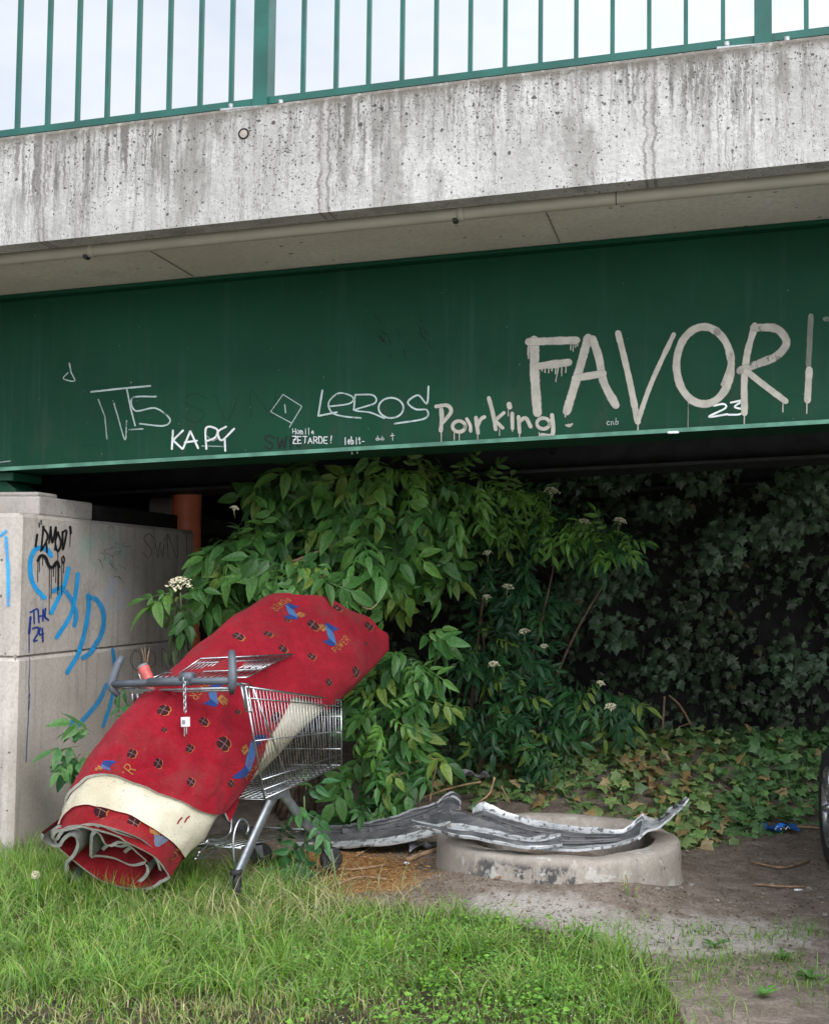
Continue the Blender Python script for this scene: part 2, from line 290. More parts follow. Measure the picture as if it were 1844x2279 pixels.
# ------------------------------------------------------------------ mesh helpers
class MB:
    def __init__(s): s.v = []; s.f = []; s.m = []; s.mats = []; s.sm = []
    def mi(s, mat):
        if mat not in s.mats: s.mats.append(mat)
        return s.mats.index(mat)
    def add(s, vs, fs, mat, smooth=True):
        o = len(s.v); k = s.mi(mat); s.v += [tuple(map(float, p)) for p in vs]
        for q in fs: s.f.append(tuple(i + o for i in q)); s.m.append(k); s.sm.append(smooth)
    def box(s, a, b, mat, slope=0.):
        (x0, y0, z0), (x1, y1, z1) = a, b
        vs = [(x, y, z + slope * x) for z in (z0, z1) for y in (y0, y1) for x in (x0, x1)]
        s.add(vs, [(0, 2, 3, 1), (4, 5, 7, 6), (0, 1, 5, 4), (2, 6, 7, 3), (0, 4, 6, 2), (1, 3, 7, 5)], mat, False)
    def tube(s, path, r, mat, n=8, closed=False, cap=True, flat=None):
        P = [np.asarray(p, float) for p in path]; N = len(P); rr = r if hasattr(r, '__len__') else [r] * N
        T = []
        for i in range(N):
            a = P[(i - 1) % N] if closed or i > 0 else P[i]; b = P[(i + 1) % N] if closed or i < N - 1 else P[i]
            d = b - a; T.append(d / (np.linalg.norm(d) + 1e-12))
        up = np.array([0, 0, 1.]) if abs(T[0][2]) < .9 else np.array([1., 0, 0])
        X = np.cross(up, T[0]); X /= np.linalg.norm(X); vs = []
        for i in range(N):
            X = X - T[i] * (X @ T[i]); X /= np.linalg.norm(X); Y = np.cross(T[i], X)
            for k in range(n):
                a = 2 * math.pi * k / n; e = (1, 1) if flat is None else flat
                vs.append(P[i] + rr[i] * (math.cos(a) * X * e[0] + math.sin(a) * Y * e[1]))
        fs = []
        for i in range(N if closed else N - 1):
            j = (i + 1) % N
            for k in range(n): fs.append((i * n + k, i * n + (k + 1) % n, j * n + (k + 1) % n, j * n + k))
        if cap and not closed: fs += [tuple(range(n))[::-1], tuple((N - 1) * n + k for k in range(n))]
        s.add(vs, fs, mat)
    def lathe(s, prof, c, mat, n=32, axis=(0, 0, 1), jit=0):
        ax = np.asarray(axis, float); ax /= np.linalg.norm(ax); up = np.array([0, 0, 1.]) if abs(ax[2]) < .9 else np.array([1., 0, 0])
        X = np.cross(up, ax); X /= np.linalg.norm(X); Y = np.cross(ax, X); c = np.asarray(c, float); vs = []
        for r, z in prof:
            for k in range(n):
                a = 2 * math.pi * k / n; p = c + ax * z + r * (math.cos(a) * X + math.sin(a) * Y)
                if jit: p = p + np.array(mnoise.noise_vector(Vector(p * 14))) * jit
                vs.append(p)
        fs = [(i * n + k, i * n + (k + 1) % n, (i + 1) * n + (k + 1) % n, (i + 1) * n + k) for i in range(len(prof) - 1) for k in range(n)]
        s.add(vs, fs, mat)
    def grid(s, fn, us, vs_, mat, smooth=True, flip=False):
        nu, nv = len(us), len(vs_); V = [fn(a, b) for a in us for b in vs_]
        fs = [(i * nv + j, (i + 1) * nv + j, (i + 1) * nv + j + 1, i * nv + j + 1) for i in range(nu - 1) for j in range(nv - 1)]
        if flip: fs = [q[::-1] for q in fs]
        s.add(V, fs, mat, smooth)
    def build(s, name, parent=None, bevel=0):
        me = bpy.data.meshes.new(name); me.from_pydata(s.v, [], s.f)
        for m in s.mats: me.materials.append(m)
        me.polygons.foreach_set('material_index', s.m); me.polygons.foreach_set('use_smooth', s.sm); me.update()
        o = bpy.data.objects.new(name, me); COL.objects.link(o)
        if parent is not None: o.parent = parent
        if bevel:
            b = o.modifiers.new('bevel', 'BEVEL'); b.width = bevel; b.segments = 2; b.limit_method = 'ANGLE'
        return o

def tag(o, label=None, cat=None, group=None, kind=None):
    if label: o['label'] = label
    if cat: o['category'] = cat
    if group: o['group'] = group
    if kind: o['kind'] = kind
    return o
def thing(name, label, cat, loc=(0, 0, 0), rz=0, group=None, kind=None):
    o = bpy.data.objects.new(name, None); COL.objects.link(o); o.location = loc; o.rotation_euler = (0, 0, rz); o.empty_display_size = .1
    return tag(o, label, cat, group, kind)

def tri_mesh(name, V, T, tint, mat, parent=None, smooth=False):
    me = bpy.data.meshes.new(name); nv, nt = len(V), len(T)
    me.vertices.add(nv); me.vertices.foreach_set('co', np.ascontiguousarray(V, dtype=np.float32).ravel())
    me.loops.add(nt * 3); me.loops.foreach_set('vertex_index', np.ascontiguousarray(T, dtype=np.int32).ravel())
    me.polygons.add(nt); me.polygons.foreach_set('loop_start', np.arange(0, nt * 3, 3, dtype=np.int32))
    me.polygons.foreach_set('use_smooth', np.full(nt, smooth, dtype=bool))
    a = me.attributes.new('tint', 'FLOAT_COLOR', 'POINT'); a.data.foreach_set('color', np.concatenate([tint, np.ones((nv, 1))], 1).astype(np.float32).ravel())
    me.materials.append(mat); me.update(calc_edges=True); me.validate()
    o = bpy.data.objects.new(name, me); COL.objects.link(o)
    if parent is not None: o.parent = parent
    return o
def scatter(tv, tt, tcol, pos, basis, scl, tint):
    """copies of a template (verts tv, triangles tt, per-vertex shade tcol) -> arrays"""
    n = len(pos); k = len(tv)
    V = np.einsum('nij,kj->nki', basis, tv) * np.asarray(scl)[:, None, None] + pos[:, None, :]
    T = (tt[None] + (np.arange(n) * k)[:, None, None]).reshape(-1, 3)
    C = np.asarray(tint)[:, None, :] * tcol[None, :, None]
    return V.reshape(-1, 3), T, C.reshape(-1, 3)
def cat_mesh(parts):
    V, T, C, o = [], [], [], 0
    for v, t, c in parts: V.append(v); T.append(t + o); C.append(c); o += len(v)
    return np.concatenate(V), np.concatenate(T), np.concatenate(C)
def norm(a): return a / (np.linalg.norm(a, axis=-1, keepdims=True) + 1e-9)
def bases(x, nrm):
    """columns: x axis, y, z(normal)"""
    x = norm(x); y = norm(np.cross(nrm, x)); z = np.cross(x, y); return np.stack([x, y, z], -1)

# stroke tools ----------------------------------------------------------------
def spline(pts, step):
    P = [np.asarray(p, float) for p in pts]
    if len(P) == 2: out = [P[0] + (P[1] - P[0]) * t for t in np.linspace(0, 1, max(3, int(np.linalg.norm(P[1] - P[0]) / step)))]; return np.array(out)
    Q = [2 * P[0] - P[1]] + P + [2 * P[-1] - P[-2]]; out = []
    for i in range(1, len(Q) - 2):
        n = max(2, int(np.linalg.norm(Q[i + 1] - Q[i]) / step))
        for t in np.arange(n) / n:
            a, b, c, d = Q[i - 1:i + 3]
            out.append(.5 * (2 * b + (c - a) * t + (2 * a - 5 * b + 4 * c - d) * t * t + (3 * b - a - 3 * c + d) * t ** 3))
    out.append(P[-1]); return np.array(out)
class Paint:
    """flat paint strokes on a plane; points given in 2D, lifted by fn(x, y, off)"""
    def __init__(s): s.v = []; s.f = []; s.soft = []; s.op = []; s.k = 0; s.start = []
    def stroke(s, pts, w, fn, op=1., step=4, curve=True, taper=0):
        P = spline(pts, step) if curve else np.concatenate([spline(pts[i:i + 2], step) for i in range(len(pts) - 1)])
        h = w / 2; t0 = P[1] - P[0]; t1 = P[-1] - P[-2]; t0 = t0 / (np.linalg.norm(t0) + 1e-9); t1 = t1 / (np.linalg.norm(t1) + 1e-9)
        caps = [(-1, .0), (-.8, .6), (-.45, .89)]
        pts2 = [P[0] + t0 * h * a for a, _ in caps] + list(P) + [P[-1] - t1 * h * a for a, _ in caps[::-1]]
        sd_ = rng.uniform(0, 90); wv_ = np.array([1 + .20 * mnoise.noise(Vector((sd_ + i_ * .16, 1, 0))) + .10 * mnoise.noise(Vector((sd_ + i_ * .6, 7, 0))) for i_ in range(len(P))])
        ws = [b for _, b in caps] + list((1 - taper * np.linspace(0, 1, len(P))) * wv_) + [b * (1 - taper) for _, b in caps[::-1]]
        s.k += 1; off = .002 + .0003 * (s.k % 14); o = len(s.v); s.start.append(o); N = len(pts2)
        pts2 = np.array(pts2); tg = np.gradient(pts2, axis=0); tg /= np.linalg.norm(tg, axis=1, keepdims=True) + 1e-9
        for i in range(N):
            nn = np.array([-tg[i][1], tg[i][0]])
            for q, so in ((-1, 1), (-.55, .3), (.55, .3), (1, 1)):
                p = pts2[i] + nn * q * h * max(ws[i], .02); s.v.append(fn(p[0], p[1], off)); s.soft.append(so); s.op.append(op)
        for i in range(N - 1):
            for j in range(3): a = o + i * 4 + j; s.f.append((a, a + 1, a + 5, a + 4))
    def build(s, name, mat, parent, gap=.13):
        """one mesh per separate tag: strokes nearer than gap belong together"""
        V = np.array(s.v); ends = s.start + [len(V)]; n = len(s.start); par = list(range(n))
        bb = [(V[a:b].min(0), V[a:b].max(0)) for a, b in zip(ends[:-1], ends[1:])]
        def fd(a):
            while par[a] != a: a = par[a]
            return a
        for a in range(n):
            for b in range(a):
                if np.all(bb[a][0] - gap < bb[b][1]) and np.all(bb[b][0] - gap < bb[a][1]): par[fd(a)] = fd(b)
        Fc = np.array(s.f); fo = np.searchsorted(ends, Fc[:, 0], 'right') - 1
        for r in sorted(set(fd(a) for a in range(n))):
            ks = [a for a in range(n) if fd(a) == r]; ids = np.concatenate([np.arange(ends[a], ends[a + 1]) for a in ks]); mp_ = np.full(len(V), -1); mp_[ids] = np.arange(len(ids))
            me = bpy.data.meshes.new(name); me.from_pydata(V[ids].tolist(), [], mp_[Fc[np.isin(fo, ks)]].tolist())
            for nm, d in (('soft', s.soft), ('op', s.op)):
                a_ = me.attributes.new(nm, 'FLOAT', 'POINT'); a_.data.foreach_set('value', np.array(d, np.float32)[ids])
            me.materials.append(mat); me.update(); o = bpy.data.objects.new(name, me); COL.objects.link(o); o.parent = parent
FONT = {'A': [[(0, 0), (.5, 1), (1, 0)], [(.2, .4), (.8, .4)]], 'B': [[(0, 0), (0, 1), (.8, .8), (0, .5), (.9, .25), (0, 0)]], 'C': [[(1, .85), (.5, 1), (0, .5), (.5, 0), (1, .15)]],
 'D': [[(0, 0), (0, 1), (.7, .9), (1, .5), (.7, .1), (0, 0)]], 'E': [[(.9, 1), (0, 1), (0, 0), (.9, 0)], [(0, .52), (.7, .52)]], 'H': [[(0, 0), (0, 1)], [(1, 0), (1, 1)], [(0, .5), (1, .5)]],
 'K': [[(0, 0), (0, 1)], [(1, 1), (0, .45), (1, 0)]], 'M': [[(0, 0), (.1, 1), (.5, .3), (.9, 1), (1, 0)]], 'N': [[(0, 0), (0, 1), (1, 0), (1, 1)]], 'O': [[(.5, 1), (0, .75), (0, .25), (.5, 0), (1, .25), (1, .75), (.5, 1)]],
 'P': [[(0, 0), (0, 1), (.8, .95), (.9, .65), (.7, .48), (0, .45)]], 'R': [[(0, 0), (0, 1), (.8, .95), (.9, .7), (.6, .5), (0, .48)], [(.45, .48), (1, 0)]], 'S': [[(1, .85), (.5, 1), (.05, .75), (.9, .3), (.5, 0), (0, .15)]],
 'T': [[(0, 1), (1, 1)], [(.5, 1), (.5, 0)]], 'V': [[(0, 1), (.5, 0), (1, 1)]], 'W': [[(0, 1), (.25, 0), (.5, .8), (.75, 0), (1, 1)]], 'Z': [[(0, 1), (1, 1), (0, 0), (1, 0)], [(.2, .5), (.8, .5)]], '!': [[(.5, 1), (.45, .3)], [(.45, .08), (.45, 0)]],
 'o': [[(.5, .6), (.05, .3), (.5, 0), (.95, .3), (.5, .6)]], 'm': [[(0, 0), (0, .6)], [(0, .5), (.3, .6), (.5, 0)], [(.5, .5), (.8, .6), (1, 0)]], 'i': [[(.5, 0), (.5, .6)], [(.5, .8), (.5, .85)]], 'l': [[(.5, 1), (.5, 0)]],
 'e': [[(.1, .3), (.9, .35), (.5, .6), (.05, .3), (.5, 0), (.9, .1)]], 'b': [[(.1, 1), (.1, 0), (.8, .1), (.8, .5), (.1, .5)]], 't': [[(.5, .9), (.5, 0), (.8, .05)], [(.2, .6), (.8, .6)]], 'd': [[(.9, 1), (.9, 0), (.2, .05), (.2, .5), (.9, .5)]],
 'u': [[(.1, .6), (.1, .1), (.8, .05), (.85, .6)]], 'c': [[(.9, .5), (.4, .6), (.1, .3), (.4, 0), (.9, .1)]], 'n': [[(.1, 0), (.1, .6)], [(.1, .45), (.6, .6), (.85, 0)]], '-': [[(.1, .35), (.9, .35)]]}
TJ = np.random.default_rng(5).uniform(-1, 1, (40, 3))
def text_strokes(txt, x0, y0, cw, ch, dx, rise=0):
    for i, ch_ in enumerate(txt):
        for st in FONT.get(ch_, []):
            jx, jy, js = TJ[(i * 7 + len(txt)) % 40]; yield [(x0 + i * dx + (p[0] + .10 * jx + .12 * js * p[1] + .05 * TJ[(i * 3 + int(p[0] * 17 + p[1] * 31)) % 40][0]) * cw, y0 - (p[1] * (1 + .12 * jy) + .05 * TJ[(i * 5 + int(p[0] * 13 + p[1] * 29)) % 40][1] + .05 * js) * ch + rise * (i * dx + p[0] * cw)) for p in st]

# ------------------------------------------------------------------ world, sun
w = bpy.data.worlds.new('World'); SC.world = w; w.use_nodes = True; nt = w.node_tree; nt.nodes.clear()
SUN_EL, SUN_AZ = R_(38), R_(152)
wo = nt.nodes.new('ShaderNodeOutputWorld'); bg = nt.nodes.new('ShaderNodeBackground'); sky = nt.nodes.new('ShaderNodeTexSky')
sky.sky_type = 'NISHITA'; sky.sun_disc = False; sky.sun_elevation = SUN_EL; sky.sun_rotation = SUN_AZ
tc = nt.nodes.new('ShaderNodeTexCoord'); mp = nt.nodes.new('ShaderNodeMapping'); mp.inputs['Scale'].default_value = (1, 1, 2.2)
no = nt.nodes.new('ShaderNodeTexNoise'); no.inputs['Scale'].default_value = 5.5; no.inputs['Detail'].default_value = 7; no.inputs['Roughness'].default_value = .55
rp = nt.nodes.new('ShaderNodeMapRange'); rp.inputs[1].default_value = .36; rp.inputs[2].default_value = .62; rp.inputs[3].default_value = .0; rp.inputs[4].default_value = 1.
cl = nt.nodes.new('ShaderNodeMix'); cl.data_type = 'RGBA'; cl.inputs[6].default_value = (7.3, 7.9, 8.9, 1); cl.inputs[7].default_value = (8.6, 8.9, 9.3, 1)
sp = nt.nodes.new('ShaderNodeSeparateXYZ'); zr = nt.nodes.new('ShaderNodeMapRange'); zr.inputs[1].default_value = .45; zr.inputs[2].default_value = 1.; zr.inputs[3].default_value = 1.; zr.inputs[4].default_value = 1.5
sc_ = nt.nodes.new('ShaderNodeVectorMath'); sc_.operation = 'SCALE'
mx = nt.nodes.new('ShaderNodeMix'); mx.data_type = 'RGBA'; mx.inputs[0].default_value = .88
L = nt.links.new
L(tc.outputs['Generated'], mp.inputs[0]); L(mp.outputs[0], no.inputs['Vector']); L(no.outputs['Fac'], rp.inputs[0]); L(rp.outputs[0], cl.inputs[0])
L(tc.outputs['Generated'], sp.inputs[0]); L(sp.outputs[2], zr.inputs[0]); L(cl.outputs[2], sc_.inputs[0]); L(zr.outputs[0], sc_.inputs['Scale'])
dp_ = nt.nodes.new('ShaderNodeVectorMath'); dp_.operation = 'DOT_PRODUCT'; dp_.inputs[1].default_value = (math.sin(SUN_AZ) * .9, math.cos(SUN_AZ) * .9, .43)
dr = nt.nodes.new('ShaderNodeMapRange'); dr.inputs[1].default_value = -.6; dr.inputs[2].default_value = .9; dr.inputs[3].default_value = .84; dr.inputs[4].default_value = 2.3
s2_ = nt.nodes.new('ShaderNodeVectorMath'); s2_.operation = 'SCALE'
L(tc.outputs['Generated'], dp_.inputs[0]); L(dp_.outputs['Value'], dr.inputs[0]); L(sc_.outputs[0], s2_.inputs[0]); L(dr.outputs[0], s2_.inputs['Scale'])
L(sky.outputs[0], mx.inputs[6]); L(s2_.outputs[0], mx.inputs[7]); L(mx.outputs[2], bg.inputs[0]); bg.inputs[1].default_value = .10; L(bg.outputs[0], wo.inputs[0])
sl = bpy.data.lights.new('sun', 'SUN'); sl.energy = 1.5; sl.angle = R_(30); sl.color = (1, .96, .9); so = bpy.data.objects.new('sun', sl); COL.objects.link(so)
so.rotation_mode = 'QUATERNION'; SD = Vector((math.sin(SUN_AZ) * math.cos(SUN_EL), math.cos(SUN_AZ) * math.cos(SUN_EL), math.sin(SUN_EL))); so.rotation_quaternion = SD.to_track_quat('Z', 'Y')
SC.view_settings.view_transform = 'Standard'; SC.view_settings.look = 'None'; SC.view_settings.exposure = .45; SC.view_settings.gamma = 1
SC.cycles.max_bounces = 8; SC.cycles.diffuse_bounces = 4; SC.cycles.transparent_max_bounces = 24; SC.cycles.use_denoising = True
SC.cycles.sample_clamp_indirect = 4

# ------------------------------------------------------------------ ground
RC = np.array([(1245 - CX) / f_ * 6.41 - .0, 6.41]); RR = .61
HEAP = [(1.05, 8.3, .55, .5, .22), (1.75, 8.7, .6, .6, .24), (2.5, 8.5, .7, .6, .20), (3.3, 8.9, .9, .7, .3), (.3, 8.6, .6, .4, .10)]
def gh(x, y):
    x = np.asarray(x, float); y = np.asarray(y, float)
    h = .012 * np.sin(x * 2.3 + y * 1.1) + .008 * np.sin(x * 5.1 - y * 3.7)
    for cx, cy, sx, sy, a in HEAP: h = h + a * np.exp(-((x - cx) / sx) ** 2 - ((y - cy) / sy) ** 2)
    d = np.hypot(x - RC[0], y - RC[1]); an_ = np.arctan2(y - RC[1], x - RC[0]); fr_ = np.clip(np.cos(an_ + math.pi / 2 + .25), 0, 1); h = h + (.025 + .062 * fr_ ** 1.5 + .012 * np.sin(an_ * 5 + 1)) * np.exp(-(np.clip(d - RR - .01, 0, None) / (.13 + .10 * fr_)) ** 2)
    h = h + np.clip((y - 9.3) * .25, 0, .25)
    return h
def gh1(x, y): return float(gh(x, y))
def pl(px, xs, ys): return np.interp(px, xs, ys)
GE = ([-900, 0, 120, 400, 540, 700, 900, 1100, 1300, 1420, 1480, 1560], [1885, 1895, 1915, 1945, 1985, 2000, 2030, 2050, 2085, 2130, 2190, 2380])
def grass_mask(P):
    q = proj(P); e = np.interp(q[..., 0], GE[0], GE[1]) + np.array([70 * mnoise.noise(Vector((p_[0] * 2.6, p_[1] * 2.6, 2))) + 35 * mnoise.noise(Vector((p_[0] * 9, p_[1] * 9, 5))) for p_ in P]); return np.clip((q[..., 1] - e) / 70 + .45, 0, 1)
fx = np.concatenate([-np.geomspace(400, 3.2, 26), np.arange(-3.1, 4.6, .045), np.geomspace(4.7, 400, 26)])
fy = np.concatenate([-np.geomspace(300, .3, 20), np.arange(0, 3, .25), np.arange(3, 11.5, .045), np.geomspace(11.6, 500, 26)])
GX, GY = np.meshgrid(fx, fy, indexing='ij'); GZ = gh(GX, GY) * np.exp(-np.clip(np.hypot(GX, GY - 6) - 9, 0, None))
mic = np.array([mnoise.noise(Vector((x * 6, y * 6, 0))) * .010 + mnoise.noise(Vector((x * 17, y * 17, 3))) * .006 for x, y in zip(GX.ravel(), GY.ravel())]).reshape(GX.shape)
GZ = GZ + mic
P = np.stack([GX, GY, GZ], -1); dep = np.maximum((P - CAM) @ F, .5)
q = np.stack([CX + f_ * ((P - CAM) @ CR) / dep, CY - f_ * ((P - CAM) @ CU) / dep], -1)
front = ((P - CAM) @ F) > 1
gm = np.where(front, np.clip((q[..., 1] - np.interp(q[..., 0], GE[0], GE[1])) / 40 + .5, 0, 1), .5)
chips = np.exp(-((q[..., 0] - 740) / 230) ** 2 - ((q[..., 1] - 1945) / 55) ** 2) * 1.1 * front
silt = (np.exp(-((q[..., 0] - 1500) / 420) ** 2 - ((q[..., 1] - 2085) / 60) ** 2) * .9 + np.exp(-((q[..., 0] - 1150) / 200) ** 2 - ((q[..., 1] - 2010) / 40) ** 2) * .7) * front
nx, ny = GX.shape
V = P.reshape(-1, 3); idx = np.arange(nx * ny).reshape(nx, ny)
Q = np.stack([idx[:-1, :-1], idx[1:, :-1], idx[1:, 1:], idx[:-1, 1:]], -1).reshape(-1, 4)
me = bpy.data.meshes.new('ground'); me.from_pydata(V.tolist(), [], Q.tolist()); me.materials.append(M['ground'])
a_ = me.attributes.new('zone', 'FLOAT_COLOR', 'POINT'); a_.data.foreach_set('color', np.stack([silt, chips, gm, np.ones_like(gm)], -1).astype(np.float32).ravel())
me.polygons.foreach_set('use_smooth', np.ones(len(Q), bool)); me.update()
tag(bpy.data.objects.new('ground', me), kind='structure'); COL.objects.link(bpy.data.objects['ground'])

m = MB(); m.box((-14, -7, -.05), (14, 1.9, .045), M['path']); tag(m.build('bounce_slab'), kind='structure')  # unseen pale slab added behind the camera, bouncing light up at the soffit
# ------------------------------------------------------------------ bridge
UL, UR, VB = -9., 12., 10.9
VP, VF, VW = 5.21, 6.13, 6.19
br = thing('bridge', 'concrete road bridge on a dark green steel girder spanning the whole scene', 'bridge', (0, 0, 0), -A)
def prism(mb, prof, mat, u0=UL, u1=UR, n=1):
    us = np.linspace(u0, u1, n + 1); k = len(prof); vs = [(u, v, z + SL * u) for u in us for v, z in prof]
    fs = [(i * k + j, (i + 1) * k + j, (i + 1) * k + (j + 1) % k, i * k + (j + 1) % k) for i in range(n) for j in range(k)]
    mb.add(vs, fs + [tuple(range(k)), tuple(n * k + j for j in range(k))[::-1]], mat, False)
m = MB(); prism(m, [(VP, 3.15), (VP, 3.655), (VP + .018, 3.674), (5.62, 3.69), (5.62, 3.40), (5.62, 3.172), (5.345, 3.172), (5.33, 3.15)], M['parapet']); o = m.build('edge_beam', br); tag(o, 'streaky white weathered concrete edge beam under the railing')
m = MB(); prism(m, [(5.622, 3.1715), (5.622, 3.60), (VB, 3.60), (VB, 3.1715)], M['soffit'])
prism(m, [(5.347, 3.1700), (5.347, 3.1712), (5.621, 3.1712), (5.621, 3.1700)], M['soffit'])
for u in np.arange(-8.45, 11, 1.93): m.box((u, 5.36, 3.1665), (u + .005, VF - .02, 3.1699), M['seam'], SL)
m.build('deck_slab', br)
def i_girder(vw, z0, z1, wf_f, wf_b, paint='girder', lip='flange'):
    m = MB()
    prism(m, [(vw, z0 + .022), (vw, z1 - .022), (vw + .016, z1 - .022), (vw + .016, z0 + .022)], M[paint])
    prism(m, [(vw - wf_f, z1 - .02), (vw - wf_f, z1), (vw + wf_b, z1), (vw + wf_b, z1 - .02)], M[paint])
    prism(m, [(vw - wf_f, z0), (vw - wf_f, z0 + .02), (vw - wf_f + .004, z0 + .02), (vw - wf_f + .004, z0)], M[lip])  # front lip paler than the web: sky light on the edge painted in
    prism(m, [(vw - wf_f + .0045, z0 + .001), (vw - wf_f + .0045, z0 + .02), (vw + wf_b, z0 + .02), (vw + wf_b, z0 + .001)], M['dark' if lip == 'dark' else paint])
    return m
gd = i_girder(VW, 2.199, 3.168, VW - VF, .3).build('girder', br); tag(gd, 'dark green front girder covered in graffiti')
for vv in (8.1, 10.0): i_girder(vv, 2.199, 3.168, .25, .25, 'dark', 'dark').build('girder', br)  # inner girders near-black, the shade under the deck put into their paint
for u in np.arange(-3.9, 11, 2.9):
    m = MB(); m.box((u, VW + .02, 2.33), (u + .02, 8.09, 2.40), M['dark'], SL); m.box((u, VW + .02, 3.0), (u + .02, 8.09, 3.06), M['dark'], SL)
    m.box((u, 8.12, 2.33), (u + .02, 9.98, 2.40), M['dark'], SL); m.build('cross_brace', br)
# graffiti on the web
def gfn(x, y, off): return onv(x, y, VW - off)
g5 = lambda L_: [(x * .576, 650 + y * .5764) for x, y in L_]
g6 = lambda L_: [(900 + x * .5438, 650 + y * .5436) for x, y in L_]
def ell(cx, cy, rx, ry, a0=0, a1=370, n=22): return [(cx + rx * math.cos(R_(a)), cy + ry * math.sin(R_(a))) for a in np.linspace(a0, a1, n)]
p = Paint(); S = lambda L_, w, op=1., g=g6, c=True, tp=0: p.stroke(g(L_), w * .55, gfn, op, 4, c, tp)
S([(530, 200), (533, 350), (543, 490)], 44); S([(510, 203), (700, 197)], 36); S([(545, 303), (668, 288)], 36)
S([(750, 190), (705, 350), (664, 485)], 40); S([(770, 195), (795, 270), (815, 370), (862, 460)], 38); S([(700, 352), (810, 333)], 34)
S([(874, 170), (915, 340), (953, 528)], 30); S([(955, 525), (1010, 370), (1100, 175)], 23)
S(ell(1224, 300, 112, 158, -60, 298), 36); S([(1335, 250), (1325, 310), (1300, 378)], 16, .9)
S([(1432, 140), (1402, 250), (1390, 360), (1390, 492)], 32); S([(1432, 145), (1520, 150), (1562, 205), (1520, 262), (1440, 295), (1375, 320)], 38, .8); S([(1400, 325), (1470, 380), (1556, 445)], 30)
S([(1662, 100), (1652, 300)], 26, .35); S([(1655, 320), (1648, 440)], 32); S([(1720, 110), (1760, 112)], 22, .25)
for x, y, l in ((507, 220, 50), (505, 225, 30), (563, 310, 12), (575, 310, 18), (590, 308, 22), (603, 308, 14), (618, 305, 28), (630, 300, 66), (643, 302, 40), (660, 300, 28), (680, 205, 30), (690, 205, 36), (700, 205, 20), (708, 205, 14), (955, 530, 40), (658, 480, 30), (1390, 485, 56), (1378, 330, 95), (1548, 450, 40), (1646, 440, 56), (1160, 440, 120)):
    S([(x, y), (x + (-12 if l == 66 else -1), y + l)], 6 if l < 100 else 4, .9 if l < 100 else .5)
for L_, w in (([(150, 480), (152, 520), (148, 565)], 20), ([(130, 468), (175, 464), (190, 490), (160, 530)], 18), (ell(222, 550, 26, 22), 17), ([(255, 520), (268, 545), (270, 568)], 16), ([(292, 515), (300, 575)], 18), ([(298, 550), (312, 520), (325, 512)], 18),
              ([(345, 435), (362, 500), (372, 560)], 19), ([(405, 495), (370, 525)], 17), ([(372, 528), (400, 555)], 17), ([(440, 498), (441, 556)], 18), ([(428, 462), (429, 468)], 26), ([(466, 512), (470, 572)], 18), ([(470, 530), (495, 515), (515, 550)], 18), (ell(567, 538, 26, 22), 17), ([(603, 505), (608, 560), (600, 588), (560, 586)], 20)): S(L_, w)
for x, y, l in ((150, 560, 60), (203, 565, 42), (224, 570, 50), (270, 565, 8), (299, 570, 46), (388, 550, 36), (424, 465, 42), (441, 550, 20), (470, 570, 34), (550, 575, 26)): S([(x, y), (x, y + l)], 5, .9)
S([(660, 545), (675, 548), (685, 540)], 9, .8); S(ell(672, 546, 8, 5), 4)
p.build('cream_graffiti', PC['cream'], gd)
p = Paint()
for L_ in ([(1265, 465), (1305, 458), (1312, 475), (1245, 510), (1320, 500)], [(1335, 452), (1382, 445), (1350, 470), (1392, 482), (1370, 500), (1325, 502)]): p.stroke(g6(L_), 5, gfn, 1, 3)
S5 = lambda L_, w, op=.9, c=True: p.stroke(g5(L_), w * .576, gfn, op, 3, c)
for st in ([(668, 535), (664, 605)], [(706, 535), (668, 572), (704, 605)], [(708, 602), (735, 536), (765, 602)], [(715, 580), (760, 574)], [(797, 605), (796, 525), (838, 530), (832, 560), (797, 576)], [(872, 520), (842, 540), (856, 572), (904, 528)], [(868, 568), (870, 612)]): S5(st, 9, 1., len(st) > 3)
for st in text_strokes('Homile', 1130, 548, 11, 24, 14.5): S5(st, 3.2, .85, False)
for st in text_strokes('ZETARDE!', 1130, 584, 15, 27, 20): S5(st, 4, .95, False)
for st in text_strokes('lebit-', 1328, 588, 10, 28, 14, -.05): S5(st, 4, .9, False)
for st in text_strokes('dub', 1450, 572, 9, 16, 12): S5(st, 2.6, .7, False)
S5([(1515, 545), (1517, 572)], 3, .7); S5([(1508, 555), (1523, 553)], 3, .7); S5([(1358, 612), (1360, 624)], 5); S5([(1378, 611), (1380, 622)], 5)
for st in text_strokes('cnb', 825, 543, 13, 26, 18): p.stroke(g6(st), 2, gfn, .55, 3, False)
p.stroke(g6([(1080, 574), (1117, 573)]), 6, lambda x, y, o_: onv(x, y, VF - o_), 1, 3)
p.build('white_graffiti', PC['white'], gd)
p = Paint()
